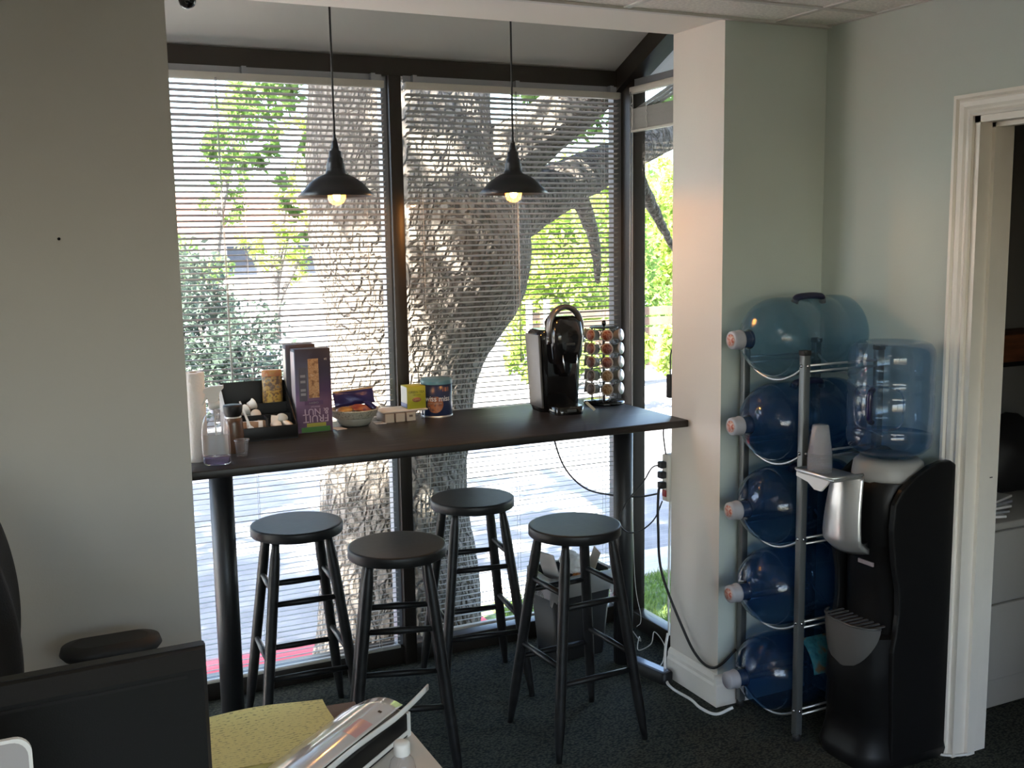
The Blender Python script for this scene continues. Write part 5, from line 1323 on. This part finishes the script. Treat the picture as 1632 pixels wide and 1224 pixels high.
b = MB(); b.box(-0.03, 0.03, -0.012, 0.0, -0.04, 0.04, 0, 0.003); o = b.build('blue_badge', mat('blue_badge', (0.03,0.06,0.22), 0.4), None, (3.435, 3.159, 1.085)); tag(o, 'small blue holder on the far wall below the shelf', 'holder')

# ------------------------------------------------------------------ desk in the foreground
DK = 0.74
dk = thing('desk', 'light laminate desk with a rounded corner in the left foreground', 'desk', (-0.25, 1.72, 0))
def desk_poly(x0, x1, y0, y1, r, n=10):
    pts = [(x0,y0)]
    for k in range(n+1): a = -PI/2+PI/2*k/n; pts.append((x1-r+r*math.cos(a), y0+r+r*math.sin(a)))
    for k in range(n+1): a = PI/2*k/n; pts.append((x1-r+r*math.cos(a), y1-r+r*math.sin(a)))
    pts.append((x0,y1)); return pts
b = MB(); b.prism(desk_poly(-0.95, 0.925, -0.47, 0.39, 0.16), DK-0.03, DK, 'Z'); b.build('desktop', mat('laminate', (0.62,0.60,0.56), 0.4), dk)
for x in (-0.88, 0.62):
    for y in (-0.40, 0.30):
        b = MB(); b.box(x-0.025, x+0.025, y-0.025, y+0.025, 0, DK-0.03, 0, 0.003); b.build('leg', K['satinblack'], dk)
# monitor seen from behind
mo = thing('monitor', 'black computer monitor seen from behind on the desk', 'monitor', (-0.043, 1.575, DK), 0.03)
b = MB(); loft(b, [([(p[0],p[1]) for p in rr(-0.279,0.279,0.0,0.020,0.004)],0.045),([(p[0],p[1]) for p in rr(-0.279,0.279,0.0,0.020,0.004)],0.380)]); b.build('bezel', K['satinblack'], mo)
b = MB()
hxm = 0.274
secs = [(0.0,hxm+0.003,0.047,0.379),(-0.012,hxm+0.002,0.050,0.378),(-0.030,hxm-0.006,0.060,0.356)]
vs = []
for y, h_, z0, z1 in secs: vs += [(-h_,y,z0),(h_,y,z0),(h_,y,z1),(-h_,y,z1)]
b.add(vs, [(i*4+j, i*4+(j+1)%4, (i+1)*4+(j+1)%4, (i+1)*4+j) for i in range(2) for j in range(4)]+[(8,9,10,11),(3,2,1,0)]); o = b.build('back_shell', mat('monitor_back', (0.008,0.008,0.008), 0.55, bump=0.1, bscale=400, spec=0.2), mo)
b = MB(); b.box(-0.245, 0.245, -0.0315, -0.028, 0.345, 0.3495); b.build('vent_slot', mat('slot_black', (0.003,0.003,0.003), 0.8), mo)
b = MB(); b.box(-0.265, 0.265, 0.0195, 0.021, 0.062, 0.366); b.build('screen', mat('screen_dark', (0.01,0.01,0.012), 0.15), mo)
gl_ = mat('logo_grey', (0.085,0.085,0.085), 0.35)
b = MB(); b.tube([(0.029*math.cos(a), -0.0308, 0.245+0.029*math.sin(a)) for a in [2*PI*k/40 for k in range(40)]], 0.0016, 8, closed=True); b.build('logo_ring', gl_, mo)
text_part('logo_lettering', 'DELL', 0.020, gl_, mo, frame_mat((0, -0.0312, 0.245), (1,0,0), (0,0,1)), 0.0006)
b = MB(); b.box(-0.035, 0.035, -0.055, -0.028, 0.0, 0.20, 0, 0.004); b.build('stand_neck', K['satinblack'], mo)
b = MB(); b.box(-0.12, 0.12, -0.10, 0.09, 0.0, 0.012, 0, 0.005); b.build('stand_base', K['satinblack'], mo)
# silver tablet on a stand in front of it
tbk = thing('tablet', 'silver tablet with white rounded rim standing by the monitor', 'tablet', (-0.135, 1.33, DK))
Mt = Matrix.Translation((0,0,0.012)) @ Matrix.Rotation(-0.12, 4, 'X')
def rrect_xz(w, h, r, y0, y1):
    return [(p[0], p[1]) for p in rr(-w, w, 0, h, r)], y0, y1
pl, a0, a1 = rrect_xz(0.125, 0.372, 0.02, 0.0, 0.009)
b = MB(); b.prism(pl, 0.0, 0.009, 'Y', M=Mt); b.build('body', K['whiteplastic'], tbk)
b = MB(); b.prism([(p[0]*0.965, 0.186+(p[1]-0.186)*0.976) for p in pl], -0.0008, 0.001, 'Y', M=Mt); b.build('back_plate', mat('silver_grey', (0.36,0.34,0.34), 0.4), tbk)
b = MB(); b.box(-0.08, 0.08, -0.03, 0.06, 0, 0.012, 0, 0.004); b.build('stand_foot', K['whiteplastic'], tbk)
# yellow legal pad, brown folder
yl = bpy.data.materials.new('legal_paper'); nt, N, L, P = nodes(yl)
P.inputs['Roughness'].default_value = 0.8
tc = N.new('ShaderNodeTexCoord'); mp = N.new('ShaderNodeMapping'); mp.inputs['Scale'].default_value = (110, 330, 1); L.new(tc.outputs['Object'], mp.inputs['Vector'])
nz = N.new('ShaderNodeTexNoise'); nz.inputs['Scale'].default_value = 1.0; nz.inputs['Detail'].default_value = 6; L.new(mp.outputs[0], nz.inputs['Vector'])
wv = N.new('ShaderNodeTexWave'); wv.bands_direction = 'Y'; wv.inputs['Scale'].default_value = 37; L.new(tc.outputs['Object'], wv.inputs['Vector'])
c1 = N.new('ShaderNodeValToRGB'); c1.color_ramp.elements[0].position = 0.395; c1.color_ramp.elements[0].color = (0.50,0.46,0.22,1); c1.color_ramp.elements[1].position = 0.47; c1.color_ramp.elements[1].color = (0.93,0.86,0.40,1)
L.new(nz.outputs['Fac'], c1.inputs['Fac'])
mx = N.new('ShaderNodeMix'); mx.data_type = 'RGBA'; mx.inputs['A'].default_value = (0.93,0.86,0.40,1)
c2 = N.new('ShaderNodeValToRGB'); c2.color_ramp.elements[0].position = 0.45; c2.color_ramp.elements[1].position = 0.6; L.new(wv.outputs['Fac'], c2.inputs['Fac'])
L.new(c2.outputs['Color'], mx.inputs['Factor']); L.new(c1.outputs['Color'], mx.inputs['B']); L.new(mx.outputs['Result'], P.inputs['Base Color'])
lp_ = thing('legal_pad', 'yellow legal pad covered in handwriting on the desk', 'notepad', (0.410, 1.980, DK), -0.02)
b = MB(); b.box(-0.175, 0.125, -0.105, 0.105, 0, 0.012, 0, 0.001, 1); b.build('pad', mat('pad_edge', (0.70,0.62,0.24), 0.8), lp_)
b = MB(); b.grid(lambda u,v: (-0.178+0.308*u, -0.108+0.218*v, 0.014+0.012*max(0,(v-0.72)/0.28)**2*(0.6+0.5*math.sin(u*3.1+0.4))+0.002*math.sin(u*7+v*4)), 24, 24); o = b.build('top_sheet', yl, lp_)
b = MB(); b.box(-0.10, 0.088, -0.05, 0.05, 0, 0.006, 0, 0.001, 1); o = b.build('brown_folder', mat('brown_folder', (0.105,0.058,0.046), 0.6), None, (0.518, 2.045, DK+0.0005), (0,0,-0.12)); tag(o, 'brown folder sticking out under the glossy booklet', 'folder')
lp_.location.z = DK+0.0075
# glossy white booklet bent over a black striped binder
ax = Vector((0.767, 0.641, 0)).normalized(); sd = Vector((ax.y, -ax.x, 0))
bk = thing('booklet', 'glossy white booklet bent over the desk papers', 'booklet', (0.622, 1.932, DK))
gloss = mat('glossy_sheet', (0.72,0.70,0.70), 0.12, coat=0.5)
Lb = 0.46
def sheet(u, v):
    # v from the far end (0) towards the viewer, u across: from the pad up over the ridge to the right edge
    w = -0.092+0.140*u
    h = 0.028+0.042*math.sin(min(1,u*1.05)*PI*0.62)
    p = ax*(-Lb*v+0.012*math.sin(u*PI)) + sd*w
    return (p.x, p.y, h)
b = MB(); b.grid(sheet, 24, 16); o = b.build('cover', gloss, bk); solid(o, 0.0012)
b = MB()
def flap(u, v):
    p = ax*(0.10-(Lb+0.10)*v) + sd*(0.050+0.004*math.sin(v*9))
    return (p.x, p.y, 0.050+0.012*u+0.008*max(0,0.25-v)/0.25)
b.grid(flap, 4, 24); o = b.build('curled_page', K['paper'], bk); solid(o, 0.003)
b = MB(); b.grid(lambda u,v: tuple(Vector(sheet(0.70+0.25*u, 0.22+0.13*v))+Vector((0,0,0.0016))), 8, 6); b.build('red_print', mat('pink_print', (0.70,0.42,0.42), 0.2), bk)
b = MB(); b.grid(lambda u,v: tuple(Vector(sheet(0.82+0.06*u, 0.115+0.015*v))+Vector((0,0,0.0016))), 3, 3); b.build('ink_mark', K['satinblack'], bk)
bd_ = thing('binder', 'black binder with white stripes beneath the right edge of the booklet', 'binder', (0.622, 1.932, DK), math.atan2(ax.y, ax.x))
b = MB(); b.box(-0.40, 0.012, -0.056, -0.022, 0, 0.049, 0, 0.002); b.build('body', K['satinblack'], bd_)
for dz in (0.006,):
    b = MB(); b.box(-0.4005, 0.0125, -0.0575, -0.052, dz, dz+0.009); b.build('stripe', K['whiteplastic'], bd_)
b = MB(); b.box(0.002, 0.0125, -0.0578, -0.02, 0.0, 0.049); b.build('end_strip', K['whiteplastic'], bd_)
# small clear bottle with white cap at the bottom edge
t = thing('small_bottle', 'small clear bottle with a white cap at the bottom edge', 'bottle', (0.572, 1.672, DK))
b = MB(); b.lathe([(0,0.0),(0.022,0.0),(0.024,0.004),(0.024,0.060),(0.020,0.074),(0.012,0.084),(0.012,0.09),(0,0.09)], 28); b.build('body', clearp, t)
b = MB(); b.lathe([(0.0135,0.084),(0.0145,0.086),(0.0145,0.104),(0.0125,0.107),(0,0.107)], 28); b.build('cap', K['whiteplastic'], t)

# ------------------------------------------------------------------ office chair turned to the right
ch = thing('office_chair', 'black office chair behind the monitor, turned sideways', 'chair', (0.10, 2.600, 0), 0.0)
fab = mat('chair_fabric', (0.010,0.010,0.011), 0.8, bump=0.3, bscale=250)
b = MB(); b.box(-0.25, 0.24, -0.23, 0.23, 0.43, 0.50, 0, 0.03, 4); b.build('seat', fab, ch)
b = MB()
def back(u, v):
    y = (u-0.5)*0.46; z = 0.52+0.66*v
    x = -0.193-0.32*(v-0.5)**2 + 0.05*(2*u-1)**2
    w = 1.0-0.25*max(0,(v-0.75)/0.25)**2
    return (x, y*w, z)
b.grid(back, 14, 16); o = b.build('backrest', fab, ch); solid(o, 0.07); 
md = o.modifiers.new('sub', 'SUBSURF'); md.levels = 1; md.render_levels = 1
for s in (-1, 1):
    b = MB(); pts = []
    loft(b, [(rr(-0.115,0.120,-0.060,0.060,0.055,8),0.655),(rr(-0.125,0.130,-0.070,0.070,0.066,8),0.667),(rr(-0.12,0.125,-0.064,0.064,0.06,8),0.682),(rr(-0.09,0.095,-0.040,0.040,0.038,8),0.690)])
    for q, v in enumerate(b.v): b.v[q] = (v[0]+0.085, v[1]+s*0.27, v[2])
    b.build('armrest', K['rubber'], ch)
    b = MB(); b.tube(catmull([(0.03,s*0.27,0.655),(0.03,s*0.275,0.56),(0.02,s*0.26,0.46),(0.0,s*0.18,0.415),(0.0,s*0.08,0.415)]), 0.018, 10); b.build('arm_post', K['rubber'], ch)
b = MB(); b.tube([(-0.10,0,0.43),(-0.22,0,0.46),(-0.235,0,0.62)], 0.022, 10); b.build('back_bar', K['rubber'], ch)
b = MB(); b.cyl((0,0,0.10), (0,0,0.43), 0.026, n=16); b.build('column', K['rubber'], ch)
for k in range(5):
    a = 2*PI*k/5+0.3
    b = MB(); b.tube([(0,0,0.11),(0.13*math.cos(a),0.13*math.sin(a),0.10),(0.28*math.cos(a),0.28*math.sin(a),0.075)], [0.028,0.022,0.016], 10); lg = b.build('base_arm', K['rubber'], ch)
    b = MB(); b.cyl((0.28*math.cos(a)-0.02*math.sin(a),0.28*math.sin(a)+0.02*math.cos(a),0.028), (0.28*math.cos(a)+0.02*math.sin(a),0.28*math.sin(a)-0.02*math.cos(a),0.028), 0.028, n=16); b.build('caster', K['rubber'], lg)
